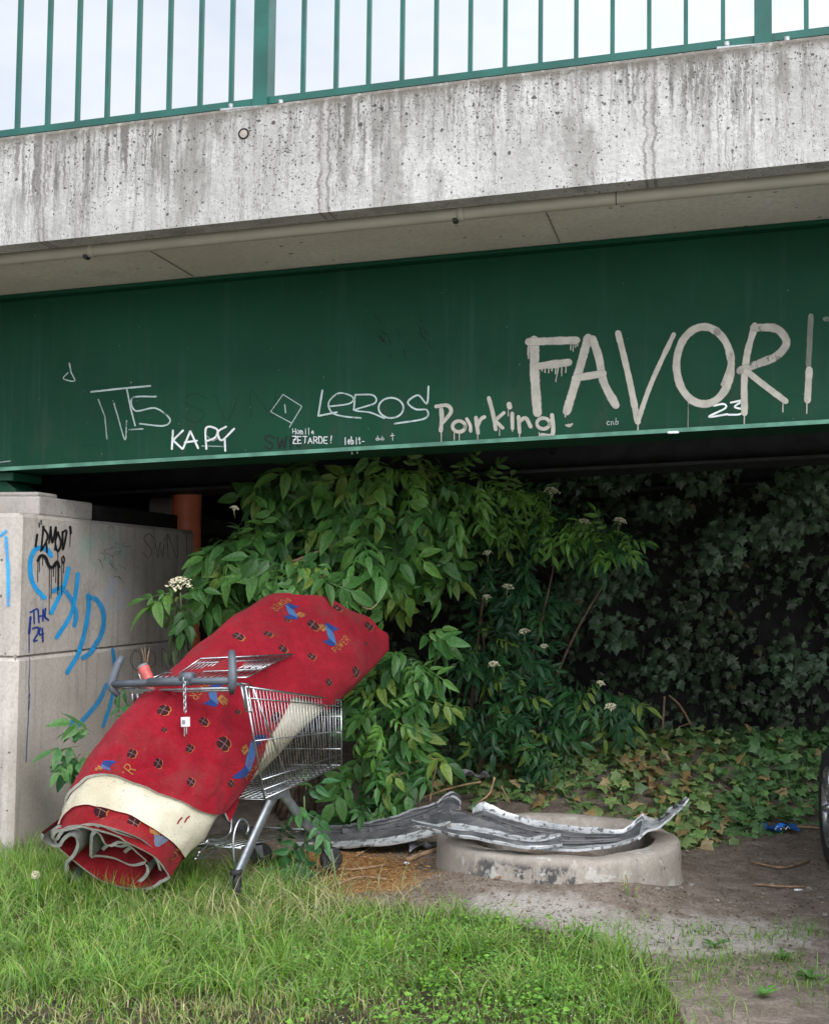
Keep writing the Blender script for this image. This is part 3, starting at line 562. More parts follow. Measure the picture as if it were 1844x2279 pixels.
for st, w, op in (([(353, 385), (470, 372), (580, 362)], 8, .85), ([(490, 375), (505, 450), (522, 515)], 7, .8), ([(602, 403), (513, 408), (523, 458), (600, 448), (656, 490), (632, 516), (540, 508)], 7, .85), ([(500, 531), (552, 528)], 6, .7),
                  ([(413, 566), (405, 480), (380, 415)], 6, .45), ([(437, 420), (455, 480), (483, 570), (489, 497)], 6, .6), ([(268, 275), (275, 312)], 7, .6), ([(275, 310), (288, 343), (245, 334), (262, 312)], 5, .75),
                  ([(1245, 380), (1229, 478), (1300, 464)], 8, .9), ([(1268, 442), (1350, 430), (1362, 405), (1310, 390), (1270, 425), (1282, 465), (1330, 480), (1392, 486)], 7, .85), ([(1372, 396), (1366, 455)], 7, .8), ([(1372, 396), (1440, 398), (1448, 428), (1372, 455), (1430, 465), (1484, 487)], 7, .85),
                  ([(1655, 365), (1648, 430), (1615, 398), (1575, 425), (1605, 452), (1648, 455), (1640, 488), (1525, 508)], 8, .9), ([(1093, 395), (1166, 441), (1127, 506), (1045, 462), (1093, 395)], 4, .75), ([(1130, 500), (1118, 522)], 4, .6), ([(1100, 435), (1103, 466)], 5, .7),
                  ([(0, 657), (40, 652)], 4, .5), ([(780, 594), (860, 596)], 5, .5), ([(800, 556), (822, 575), (850, 560)], 4, .5), ([(505, 348), (508, 350)], 4, .4)):
    S5(st, w, op, len(st) > 3 and st[0] != (1093, 395))
S5(ell(1510, 447, 48, 39), 8, .9)
p.build('chalky_graffiti', PC['chalk'], gd)
p = Paint()
for st in text_strokes('SWN', 1020, 602, 34, 48, 50): S5(st, 9, .85)
for st in text_strokes('SVN', 700, 500, 90, 105, 130, -.05): S5(st, 4, .3)
for k in range(14): x = 1480 + rng.uniform(-40, 200); y = 60 + rng.uniform(0, 180); S5([(x, y), (x + rng.uniform(5, 30), y + rng.uniform(5, 40))], 5, .5)
p.build('dark_graffiti', PC['darkg'], gd)
# formwork tie hole
c_ = onv(542, 297, VP - .001); m = MB()
m.lathe([(.017, .0), (.022, -.004), (.026, -.001), (.026, .004)], (c_[0], c_[1], c_[2]), M['rwall'], 20, (0, 1, 0)); m.lathe([(.0, .003), (.018, .001)], c_, M['ring'], 20, (0, -1, 0)); m.build('tie_hole', br)
# bearing below the girder
c_ = onv(25, 1090, 6.33)
m = MB(); zg = 2.199 + SL * c_[0]
m.box((c_[0] - .30, 6.18, zg - .045), (c_[0] + .10, 6.48, zg - .002), M['girder']); 
vs = [(c_[0] + s * k, v, z) for v in (6.22, 6.44) for s, k, z in ((-1, .03, zg - .046), (1, .03, zg - .046), (1, .095, zg - .092), (1, .095, 1.919), (-1, .095, 1.919), (-1, .095, zg - .092))]
m.add(vs, [(0, 5, 4, 3, 2, 1), (6, 7, 8, 9, 10, 11)] + [(i, (i + 1) % 6, 6 + (i + 1) % 6, 6 + i) for i in range(6)], M['girder'], False); m.build('bearing', br)

# cable duct under the overhang
dt = thing('cable_duct', 'beige plastic cable duct running under the concrete edge of the bridge', 'pipe', (0, 0, 0), -A)
m = MB(); m.tube([(u, 5.385, 3.139 + SL * u) for u in (UL, UR)], .0305, M['duct'], 16); m.build('duct', dt)
for px in (205, 1025):
    c_ = onv(px, 500, 5.385); u = c_[0]; m = MB()
    m.tube([(u - .014, 5.385, 3.139 + SL * u), (u + .014, 5.385, 3.1402 + SL * u)], .0345, M['duct'], 16); m.box((u - .034, 5.365, 3.10), (u - .015, 5.405, 3.172), M['dark'], SL); m.build('clamp', dt)
c_ = onv(1370, 450, 5.385); m = MB(); m.tube([(c_[0], 5.385, 3.139 + SL * c_[0]), (c_[0] + .004, 5.385, 3.139 + SL * c_[0])], .0311, M['dark'], 16); m.build('joint', dt)

# railing
rl = thing('railing', 'teal green steel bar railing along the top of the bridge edge', 'railing', (0, 0, 0), -A)
VR = 5.30; zt = lambda u: 3.678 + SL * u
m = MB(); prism(m, [(VR - .02, 3.70), (VR - .02, 3.732), (VR + .02, 3.732), (VR + .02, 3.70)], M['rail']); m.build('bottom_rail', rl)
m = MB(); prism(m, [(VR - .03, 4.66), (VR - .03, 4.70), (VR + .03, 4.70), (VR + .03, 4.66)], M['rail']); m.build('top_rail', rl)
bars = [38, 101, 163, 225, 289, 354, 419, 484, 634, 703, 771, 841, 912, 984, 1057, 1131, 1206, 1282, 1359, 1436, 1514, 1689]; posts = [553, 1600]
ub = [onv(x / .9414, 230, VR)[0] for x in bars]; up_ = [onv(x / .9414, 150, VR)[0] for x in posts]
sp_ = (ub[7] - ub[0]) / 7
ub += [ub[0] - sp_ * k for k in range(1, 8)] + [ub[-1] + sp_ * k for k in range(1, 12)]
def bar_mesh(u):
    m = MB(); m.box((u - .009, VR - .012, 3.7325 + SL * u), (u + .009, VR + .012, 4.659 + SL * u), M['rail']); return m
for u in ub: bar_mesh(u).build('bar', rl)
for u in up_ + [up_[0] - (up_[1] - up_[0]), up_[1] + (up_[1] - up_[0])]:
    m = MB(); m.box((u - .04, VR - .034, 3.681 + SL * u), (u + .03, VR - .022, 4.66 + SL * u), M['rail']); m.box((u + .014, VR - .0215, 3.681 + SL * u), (u + .028, VR + .07, 4.66 + SL * u), M['rail']); po = m.build('post', rl)
    m = MB(); m.box((u - .19, VR - .045, zt(u) - .002), (u + .13, VR + .12, zt(u) + .008), M['steel'])
    for du in (-.15, .09): m.tube([(u + du, VR - .015, zt(u) + .008), (u + du, VR - .015, zt(u) + .036)], .013, M['steel'], 8)
    m.build('base_plate', po)

# ------------------------------------------------------------------ abutment
ab = thing('abutment', 'pale concrete bridge abutment block sprayed with blue and black graffiti', 'abutment', (0, 0, 0), -A)
UA, VA, VE = -3.48, 5.86, 8.10
def block(z0, z1, ch=.028, inset=0.):
    m = MB(); u1 = UA - inset; v0 = VA + inset; zs = [z0, z1 - .02, z1]
    sec = []
    for z, k in ((z0, 0), (z1 - .02, 0), (z1, .018)): sec.append([(UL, v0 + k, z), (u1 - ch, v0 + k, z), (u1 - k, v0 + ch, z), (u1 - k, VE, z), (UL, VE, z)])
    vs = [p for s_ in sec for p in s_]; n = 5
    fs = [(i * n + j, i * n + (j + 1) % n, (i + 1) * n + (j + 1) % n, (i + 1) * n + j) for i in range(2) for j in range(n)] + [(10, 11, 12, 13, 14)]
    m.add(vs, fs, M['wall'], False); return m
ub_ = block(1.052, 1.79).build('upper_block', ab); lb_ = block(-.3, 1.043, inset=-.006).build('lower_block', ab)
m = MB(); m.box((UL, VA + .009, 1.0), (UA - .009, VE - .01, 1.06), M['seam']); m.build('joint', ab)
cj = onu(298, 1250, UA)[1]
for (z0, z1) in ((1.06, 1.765), (.0, 1.01)):
    m = MB(); m.box((UA - .01, cj, z0), (UA + (.0015 if z0 > 1 else .0075), cj + .006, z1), M['seam']); m.build('formwork_seam', ab)
# plinths
pc = onv(86, 1150, 6.08); pe = onu(206, 1150, pc[0])
m = MB(); m.box((-5.2, 6.08, 1.79), (pc[0], pe[1], 1.893), M['plinth']); m.box((-5.2, 6.12, 1.8935), (pc[0] - .03, pe[1] - .35, 1.918), M['plinth']); m.build('bearing_plinth', ab, .012)
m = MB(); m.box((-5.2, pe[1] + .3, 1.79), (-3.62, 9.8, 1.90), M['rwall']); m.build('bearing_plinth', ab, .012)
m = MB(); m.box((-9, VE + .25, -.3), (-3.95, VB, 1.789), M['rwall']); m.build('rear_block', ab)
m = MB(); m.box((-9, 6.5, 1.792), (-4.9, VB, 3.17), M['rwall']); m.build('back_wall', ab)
c_ = at(363, 1105, 9.6); l_ = w2l(c_); m = MB(); m.box((l_[0] - .07, l_[1] - .1, 1.79), (l_[0] + .11, l_[1] + .2, l_[2] + .07), M['plinth']); m.build('kerb_stone', ab, .01)
# graffiti on the block
def wfn(x, y, off):
    p_ = onu(x, y, UA + off); return p_ + np.array([.0065, 0, 0]) if p_[2] < 1.045 else p_
def ffn(x, y, off): return onv(x, y, VA - off)
g4 = lambda L_: [(x * .2936, 1020 + y * .2936) for x, y in L_]
p = Paint(); S4 = lambda L_, w, op=.95, c=True, tp=0: p.stroke(g4(L_), w * .33, wfn, op, 2.5, c, tp)
for st, w, op in (([(385, 735), (350, 690), (275, 685), (232, 770), (236, 900), (275, 990), (338, 1055)], 36, 1), ([(520, 835), (485, 970), (390, 1170)], 32, 1), ([(405, 1005), (470, 985), (540, 1070), (578, 1180), (565, 1265)], 36, .8), ([(590, 880), (575, 1020), (535, 1190), (432, 1355)], 32, 1),
                  ([(672, 1040), (668, 1180), (610, 1430), (505, 1620)], 34, .95), ([(672, 1055), (735, 1075), (785, 1180), (770, 1330), (690, 1460), (625, 1510)], 38, .82), ([(848, 1450), (865, 1620), (840, 1820), (775, 2030)], 26, .9), ([(800, 1720), (735, 1850), (620, 1985), (525, 2090)], 36, .75), ([(540, 2000), (520, 2090)], 40, .7)): S4(st, w, op)
for x, y, l in ((326, 1050, 90), (310, 1040, 40)): S4([(x, y), (x, y + l)], 5, .8)
for st, w, op in (([(45, 600), (60, 850), (62, 1110)], 30, .9), ([(0, 590), (44, 552)], 26, .75)): p.stroke(g4(st), w * .29, ffn, op, 2.5)
p.build('blue_graffiti', PC['blue'], ub_)
p = Paint()
for st, w in (([(282, 580), (270, 668)], 18), ([(330, 518), (312, 700)], 16), ([(325, 520), (362, 590), (322, 690)], 15), ([(385, 520), (372, 640)], 15), ([(385, 520), (398, 640), (424, 520), (418, 690)], 15), ([(440, 560), (420, 640), (440, 705), (462, 640), (440, 560)], 15), ([(475, 560), (505, 552), (478, 690), (474, 560)], 16), ([(297, 490), (300, 520)], 9), ([(312, 470), (314, 500)], 9), ([(533, 520), (538, 565)], 18), ([(352, 640), (358, 710)], 14),
              ([(290, 770), (310, 738), (345, 750), (372, 815), (400, 825), (432, 785), (448, 820)], 24), ([(480, 740), (468, 765), (482, 795), (490, 765), (480, 740)], 10)): S4(st, w, 1)
for x, y, l in ((288, 770, 165), (300, 760, 100), (325, 750, 60), (375, 820, 360), (390, 820, 240), (408, 815, 80), (425, 800, 140), (440, 700, 330), (447, 820, 180), (470, 780, 250), (485, 780, 90), (533, 570, 100)): S4([(x, y), (x - 2, y + l)], 6, .95)
p.build('black_graffiti', PC['black'], ub_)
p = Paint()
for st, w in (([(230, 1168), (280, 1140)], 13), ([(257, 1150), (260, 1250)], 13), ([(290, 1150), (296, 1245)], 13), ([(328, 1148), (326, 1232)], 13), ([(293, 1200), (328, 1192)], 12), ([(346, 1140), (342, 1200), (366, 1225)], 14), ([(232, 1205), (222, 1325)], 19), ([(250, 1290), (290, 1282), (285, 1330), (255, 1385), (280, 1380)], 13), ([(306, 1285), (300, 1335), (330, 1330)], 12), ([(322, 1290), (327, 1388)], 13), ([(222, 1320), (222, 1470)], 7)): S4(st, w, 1)
S4([(205, 1495), (218, 1530), (212, 1700), (215, 1800), (208, 1960), (195, 2180), (190, 2300)], 6, .8); S4([(215, 1790), (210, 1900)], 14, .5)
p.build('navy_graffiti', PC['navy'], ub_)
p = Paint()
for st in text_strokes('SWNT', 1085, 755, 70, 160, 95, .0): S4(st, 7, .6)
for st in text_strokes('ODN', 985, 1600, 70, 140, 115, -.1): S4(st, 12, .35)
for k in range(16): x, y = rng.uniform(760, 960), rng.uniform(520, 950); S4([(x, y), (x + rng.uniform(-40, 60), y + rng.uniform(-20, 50)), (x + rng.uniform(0, 60), y + rng.uniform(0, 80))], 5, .5)
p.build('pencil_scribble', PC['grey'], ub_)
# red drain pipe
dp = onu(416, 1100, -3.62); pw_ = l2w((dp[0], 8.24, 0)); pY = pw_[1]; px_ = at(416, 1100, pY)[0]
t_ = thing('drain_pipe', 'orange red plastic drain pipe standing at the end of the graffiti covered block', 'pipe', (px_, pY, 0))
rp_ = 33 / f_ * pY
m = MB(); m.tube([(0, 0, -.1), (0, 0, 2.9)], rp_, M['redpipe'], 28, cap=False); m.build('pipe', t_)
m = MB(); m.tube([(0, 0, .95), (0, 0, 1.08)], rp_ * 1.1, M['redpipe'], 28); m.build('socket', t_)
# retaining wall behind
VI = 10.35
rw = thing('retaining_wall', 'dark retaining wall under the bridge hidden behind ivy', 'wall', (0, 0, 0), -A)
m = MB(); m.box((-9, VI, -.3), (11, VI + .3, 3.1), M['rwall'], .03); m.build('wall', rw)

# ------------------------------------------------------------------ shopping cart
yaw, pit, rol = R_(-31.69), R_(-.73), R_(-4.34)
Rz = np.array([[math.cos(yaw), -math.sin(yaw), 0], [math.sin(yaw), math.cos(yaw), 0], [0, 0, 1]])
Rx = np.array([[1, 0, 0], [0, math.cos(pit), -math.sin(pit)], [0, math.sin(pit), math.cos(pit)]])
Ry = np.array([[math.cos(rol), 0, math.sin(rol)], [0, 1, 0], [-math.sin(rol), 0, math.cos(rol)]])
CM = Rz @ Rx @ Ry; CT = np.array([-1.039, 5.675, .02])
def c2w(p): return CM @ np.asarray(p, float) + CT
def cplane(px, py, axis, val):
    """point in cart space on plane axis=val seen at px,py"""
    o_ = CM.T @ (CAM - CT); d = CM.T @ ray(px, py); return o_ + d * (val - o_[axis]) / d[axis]
ct = thing('shopping_cart', 'abandoned wire shopping cart holding the rolled red carpet', 'shopping cart', tuple(CT))
ct.rotation_mode = 'QUATERNION'; ct.rotation_quaternion = Matrix(CM.tolist()).to_quaternion()
CH, CD, W_ = M['chrome'], M['chromed'], .0017
WB, ZB, YB, WF, YF, ZF, ZFB, YFB, ZRB, YRB = .332, .941, .125, .2555, .972, .832, .506, .968, .431, .274
lerp = lambda a, b, t: np.asarray(a, float) + (np.asarray(b, float) - np.asarray(a, float)) * t
def side(sg):
    TR, TF, BF, BR = (sg * WB, YB, ZB), (sg * WF, YF, ZF), (sg * (WF - .01), YFB, ZFB), (sg * (WB - .03), YRB, ZRB)
    m = MB(); N = 30
    for i in range(N + 1): t = i / N; m.tube([lerp(TR, TF, t), lerp(BR, BF, t)], W_, CH, 5)
    m.tube([TR, TF], .0055, CH, 7); m.tube([BR, BF], .0042, CH, 6)
    for k in (.10, .48, .83, .92): m.tube([lerp(TR, BR, k) + np.array([sg * .004, 0, 0]), lerp(TF, BF, k) + np.array([sg * .004, 0, 0])], .003, CH, 6)
    m.tube([TR, BR], .0055, CH, 7); m.tube([TF, BF], .0045, CH, 7)
    m.tube([lerp(TR, TF, .07), lerp(BR, BF, .32)], .0048, CH, 7)
    return m
side(1).build('basket_side', ct); side(-1).build('basket_side', ct)
m = MB()
for i in range(15):
    x = -1 + 2 * i / 14; m.tube([(x * WF, YF, ZF), (x * (WF - .01), YFB, ZFB)], W_, CH, 5)
for k in (0, .25, .5, .75, 1): a = lerp((WF, YF, ZF), (WF - .01, YFB, ZFB), k); m.tube([a, a * np.array([-1, 1, 1])], .0035, CH, 6)
m.build('basket_front', ct)
m = MB()
for i in range(17):
    x = -1 + 2 * i / 16; m.tube([(x * (WB - .03), YRB, ZRB), (x * (WF - .01), YFB, ZFB)], W_, CH, 5)
for i in range(20):
    t = i / 19; a = lerp((WB - .03, YRB, ZRB), (WF - .01, YFB, ZFB), t) - np.array([0, 0, .005]); m.tube([a, a * np.array([-1, 1, 1])], W_, CH, 5)
m.build('basket_floor', ct)
# lifted rear flap resting on the carpet and folded child seat
def flap(cs, n):
    m = MB(); a, b, c, d = cs
    for i in range(n + 1): t = i / n; m.tube([lerp(a, b, t), lerp(d, c, t)], .0021, CH, 5)
    m.tube([a, b], .0038, CH, 6); m.tube([d, c], .0038, CH, 6); m.tube([lerp(d, a, .3), lerp(c, b, .3)], .0035, CH, 6)
    m.tube([a, d], .0038, CH, 6); m.tube([b, c], .0038, CH, 6); return m
# handle
HW, ZH = .362, .974
m = MB(); m.tube([(-HW, 0, ZH), (-HW * .5, -.004, ZH + .002), (0, -.006, ZH + .003), (HW * .5, -.004, ZH + .002), (HW, 0, ZH)], .0165, M['handle'], 12); m.tube([(-.12, -.006, ZH + .004), (.13, -.006, ZH + .004)], [.021, .021], M['handle'], 12)
hb = m.build('handle', ct)
for sg in (-1, 1):
    m = MB(); m.tube([(sg * HW * .94, .02, ZH - .055), (sg * HW, .0, ZH - .02), (sg * (HW + .004), 0, ZH + .01), (sg * HW * .985, .012, ZH + .045), (sg * HW * .95, .026, ZH + .095), (sg * HW * .915, .04, ZH + .128)], [.012, .019, .021, .019, .0185, .014], M['handle'], 12); m.build('handle_horn', hb)
    m = MB(); m.tube([(sg * HW * .95, .0, ZH - .01), (sg * WB, YB - .02, ZB + .01), (sg * WB, YB, ZB - .09)], .009, CD, 8); m.tube([(sg * WB, YB - .03, ZB + .015), (sg * WB, YB + .02, ZB + .012), (sg * (WB + .004), YB + .035, ZB - .11), (sg * (WB + .004), YB - .005, ZB - .11), (sg * WB, YB - .03, ZB + .015)], .0055, CH, 7); m.build('hinge_bracket', ct)
m = MB(); m.tube([(-.31, .05, ZH - .035), (.31, .05, ZH - .035)], .007, CH, 8); m.tube([(-.31, .075, ZH - .045), (.31, .075, ZH - .045)], .005, CH, 8); m.build('rear_crossbar', ct)
# coin lock, chain and key
k0 = cplane(410, 1508, 1, -.028); m = MB(); m.tube([k0 + np.array([-.03, .02, .0]), k0 + np.array([.03, .02, 0])], .024, M['handle'], 10); lk = m.build('coin_lock', hb)
m = MB(); z = 0
for i in range(9):
    c_ = k0 + np.array([0, 0, -.012 - i * .0165]); s_ = np.array([1, 0, 0]) if i % 2 else np.array([.35, 1, 0]) ; s_ = s_ / np.linalg.norm(s_)
    m.tube([c_ + s_ * .0058 * math.cos(a) + np.array([0, 0, .0125 * math.sin(a)]) for a in np.linspace(0, 2 * math.pi, 12, endpoint=False)], .0026, CH, 6, closed=True)
m.build('chain', lk)
e_ = k0 + np.array([0, 0, -.175]); m = MB(); m.box(e_ + np.array([-.017, -.011, -.042]), e_ + np.array([.017, .011, 0]), M['white']); m.box(e_ + np.array([-.009, -.013, -.03]), e_ + np.array([.009, -.0111, -.012]), M['steel'])
m.tube([e_ + np.array([-.006, 0, -.043]), e_ + np.array([-.008, 0, -.085])], .003, M['steel'], 6); m.tube([e_ + np.array([.006, 0, -.043]), e_ + np.array([.005, 0, -.075])], .003, M['steel'], 6); m.build('lock_key', lk, .003)
# legs, tray and casters
def leg(sg):
    x = sg * .2275; m = MB()
    m.tube(spline([(x + sg * .012, .135, .10), (x, .27, .24), (x, .40, .385), (x, .46, .425), (x, .52, .405), (x, .66, .27), (x, .80, .165), (x - sg * .01, .845, .125)], .02), .021, CD, 12, flat=(.75, 1.25))
    m.box((x - .022, .39, .41), (x + .022, .53, .47), CD); m.tube([(x, .53, .47), (x + sg * .01, .545, .40), (x, .53, .36)], .006, CH, 7); return m
def caster(x, y, ang):
    ca, sa = math.cos(ang), math.sin(ang); D = lambda a, b, z: (x + ca * a - sa * b, y + sa * a + ca * b, z)
    m = MB(); m.lathe([(.0, .135), (.027, .135), (.027, .115), (.02, .112)], (x, y, 0), M['rubber'], 16)
    for s_ in (-1, 1):
        vs = [D(s_ * .021 + k * .002, b, z) for k in (-1, 1) for b, z in ((-.025, .112), (.02, .112), (.03, .05), (.012, .05))]
        m.add(vs, [(0, 1, 2, 3), (7, 6, 5, 4), (0, 4, 5, 1), (1, 5, 6, 2), (2, 6, 7, 3), (3, 7, 4, 0)], CD, False)
    fk = m
    w_ = MB(); cx = np.array(D(0, .022, .06)); ax = (ca, sa, 0)
    w_.lathe([(.0, -.012), (.03, -.013), (.052, -.013), (.059, -.006), (.06, .0), (.059, .006), (.052, .013), (.03, .013), (.0, .012)], cx, M['rubber'], 24, ax)
    return fk, w_
for sg in (-1, 1):
    lg = leg(sg).build('leg', ct)
    for (x, y, an) in ((sg * .24, .135, .35 * sg + .5), (sg * .22, .85, -.55)):
        a, b = caster(x, y, an); cs_ = a.build('caster', ct); b.build('wheel', cs_)
X5 = .2375 - .05
pt = lambda L_, xx=X5: [cplane(x, y, 0, xx) for x, y in L_]
m = MB()
for L_, xx in (([(549, 1858), (553, 1838), (541, 1824), (531, 1828), (520, 1860), (521, 1915), (530, 1942)], X5), ([(533, 1922), (505, 1885), (490, 1872), (462, 1870), (464, 1880), (520, 1870)], X5 - .06), ([(515, 1808), (510, 1856), (470, 1876), (440, 1900)], X5 - .12), ([(480, 1890), (455, 1908), (432, 1912)], X5 - .16), ([(478, 1880), (450, 1890), (438, 1908)], X5 - .18)): m.tube(spline(pt(L_, xx), .015), .0065, CH, 8)
for i in range(9): x = -.19 + .38 * i / 8; m.tube([(x, .2, .22), (x, .75, .21)], .003, CH, 6)
for y in (.2, .75): m.tube([(-.22, y, .218), (.22, y, .218)], .006, CH, 7)
m.build('lower_tray', ct)

# ------------------------------------------------------------------ carpet roll
A0, A1, A2 = at(250, 1897, 5.6), at(631, 1460, 6.5), at(752, 1368, 6.95); tA2 = 1.257
def axis_(t):
    l0 = (t - 1) * (t - tA2) / tA2; l1 = t * (t - tA2) / (1 - tA2); l2 = t * (t - 1) / (tA2 * (tA2 - 1)); return A0 * l0 + A1 * l1 + A2 * l2
T0 = (A1 - A0) / np.linalg.norm(A1 - A0); Wd = np.array([.752, 0, -.66]); Wd = Wd - T0 * (Wd @ T0); Wd /= np.linalg.norm(Wd); Nd = np.cross(Wd, T0); Nd /= np.linalg.norm(Nd)
if Nd[1] > 0: Nd = -Nd
AX, BX = .302, .205
BT = lambda t: BX * float(np.interp(t, [-.2, .8, 1.3], [1, 1, .72]))
def sec(ph, pw=.82):
    c, s_ = math.cos(ph), math.sin(ph); return math.copysign(abs(c) ** pw, c), math.copysign(abs(s_) ** pw, s_)
def csurf(t, deg, off=0., wr=1.):
    ph = R_(deg); c, s_ = sec(ph); a = AX + off; b = BT(t) + off
    if t < .25: a *= 1 - .06 * (.25 - t) / .25
    if c > 0: a *= 1 + float(np.interp(t, [.2, .5, .75, 1.05, 1.18, 1.3], [0, .10, .13, .15, .10, .03]))
    p = axis_(t) + Wd * a * c + Nd * b * s_
    n = Wd * c / a + Nd * s_ / b; n /= np.linalg.norm(n)
    g = mnoise.noise(Vector((t * 3.1 + 4, c * 1.6, s_ * 1.6))) * .020 + mnoise.noise(Vector((t * 8 - 2, c * 3.2 + 9, s_ * 3.2))) * .008
    d = (t * 1.0 + c * .35); g += .004 * mnoise.noise(Vector((t * 19, c * 6, s_ * 6))) - .007 * max(0, 1 - abs(mnoise.noise(Vector((t * 5 + 3, c * 2.2, s_ * 2 + 5)))) * 9) * max(0, s_)
    g += .012 * math.exp(-((d - .62) / .05) ** 2) * (1 if s_ > 0 else 0) - .012 * math.exp(-((d - .92) / .07) ** 2) * (s_ > 0)
    g += .022 * math.exp(-((t - .98) / .16) ** 2 - ((deg - 35) / 30) ** 2) - .016 * math.exp(-((t - .66) / .07) ** 2) * max(0, s_)
    return p + n * g * wr
ip = lambda x, xs, ys: float(np.interp(x, xs, ys))
e0 = lambda d: ip(d, [-20, 10, 60, 120, 180, 240], [.46, .40, .27, .17, .05, .0]) + .006 * math.sin(d * .11)
f0 = lambda t: ip(t, [.3, .42, .52, .66, .82, .88, .93, 1.05, 1.3], [-22, -14, 12, 42, 62, 36, 2, 4, 16])
eT = lambda d: ip(d % 360, [0, 35, 70, 100, 140, 180, 270, 360], [1.245, 1.27, 1.255, 1.205, 1.12, 1.09, 1.15, 1.245]) + .004 * math.sin(d * .2)
e1 = lambda d: ip(d % 360, [0, 60, 90, 120, 180, 270, 360], [.17, .12, .09, .04, -.06, .04, .17])
e2 = lambda d: ip(d % 360, [0, 60, 90, 120, 180, 270, 360], [.07, .03, -.01, -.05, -.12, -.06, .07])
cp = thing('carpet_roll', 'big rolled red carpet with clover and ribbon pattern stuffed through the shopping cart', 'carpet')
def outer(i, j, off):
    """i 0..1 across from the free edge, j 0..1 along"""
    t = .30 + j * (1.22 - .30)
    for _ in range(3):
        d0 = f0(t); d = d0 + i * (232 - d0); tl = e0(d); t = tl + j * (eT(d) - tl)
    p = csurf(t, max(d, 4), off)
    if d < 4: p = p + np.array([.08, -.15, -1.]) * (4 - d) / 26 * .11 * (1 if t < .62 else .5)
    return p
NI, NJ = 110, 120
m = MB(); I_ = np.linspace(0, 1, NI) ** 1.2; J_ = np.linspace(0, 1, NJ)
m.grid(lambda a, b: outer(a, b, .016), I_, J_, M['carpet'], flip=False)
m.grid(lambda a, b: outer(a, b, .003), I_, J_, M['back'], flip=True)
ed = [.016, .003]
m.grid(lambda a, b: outer(a, 0, b), I_, ed, M['edge']); m.grid(lambda a, b: outer(a, 1, b), I_, ed, M['edge']); m.grid(lambda a, b: outer(0, a, b), J_, ed, M['edge'])
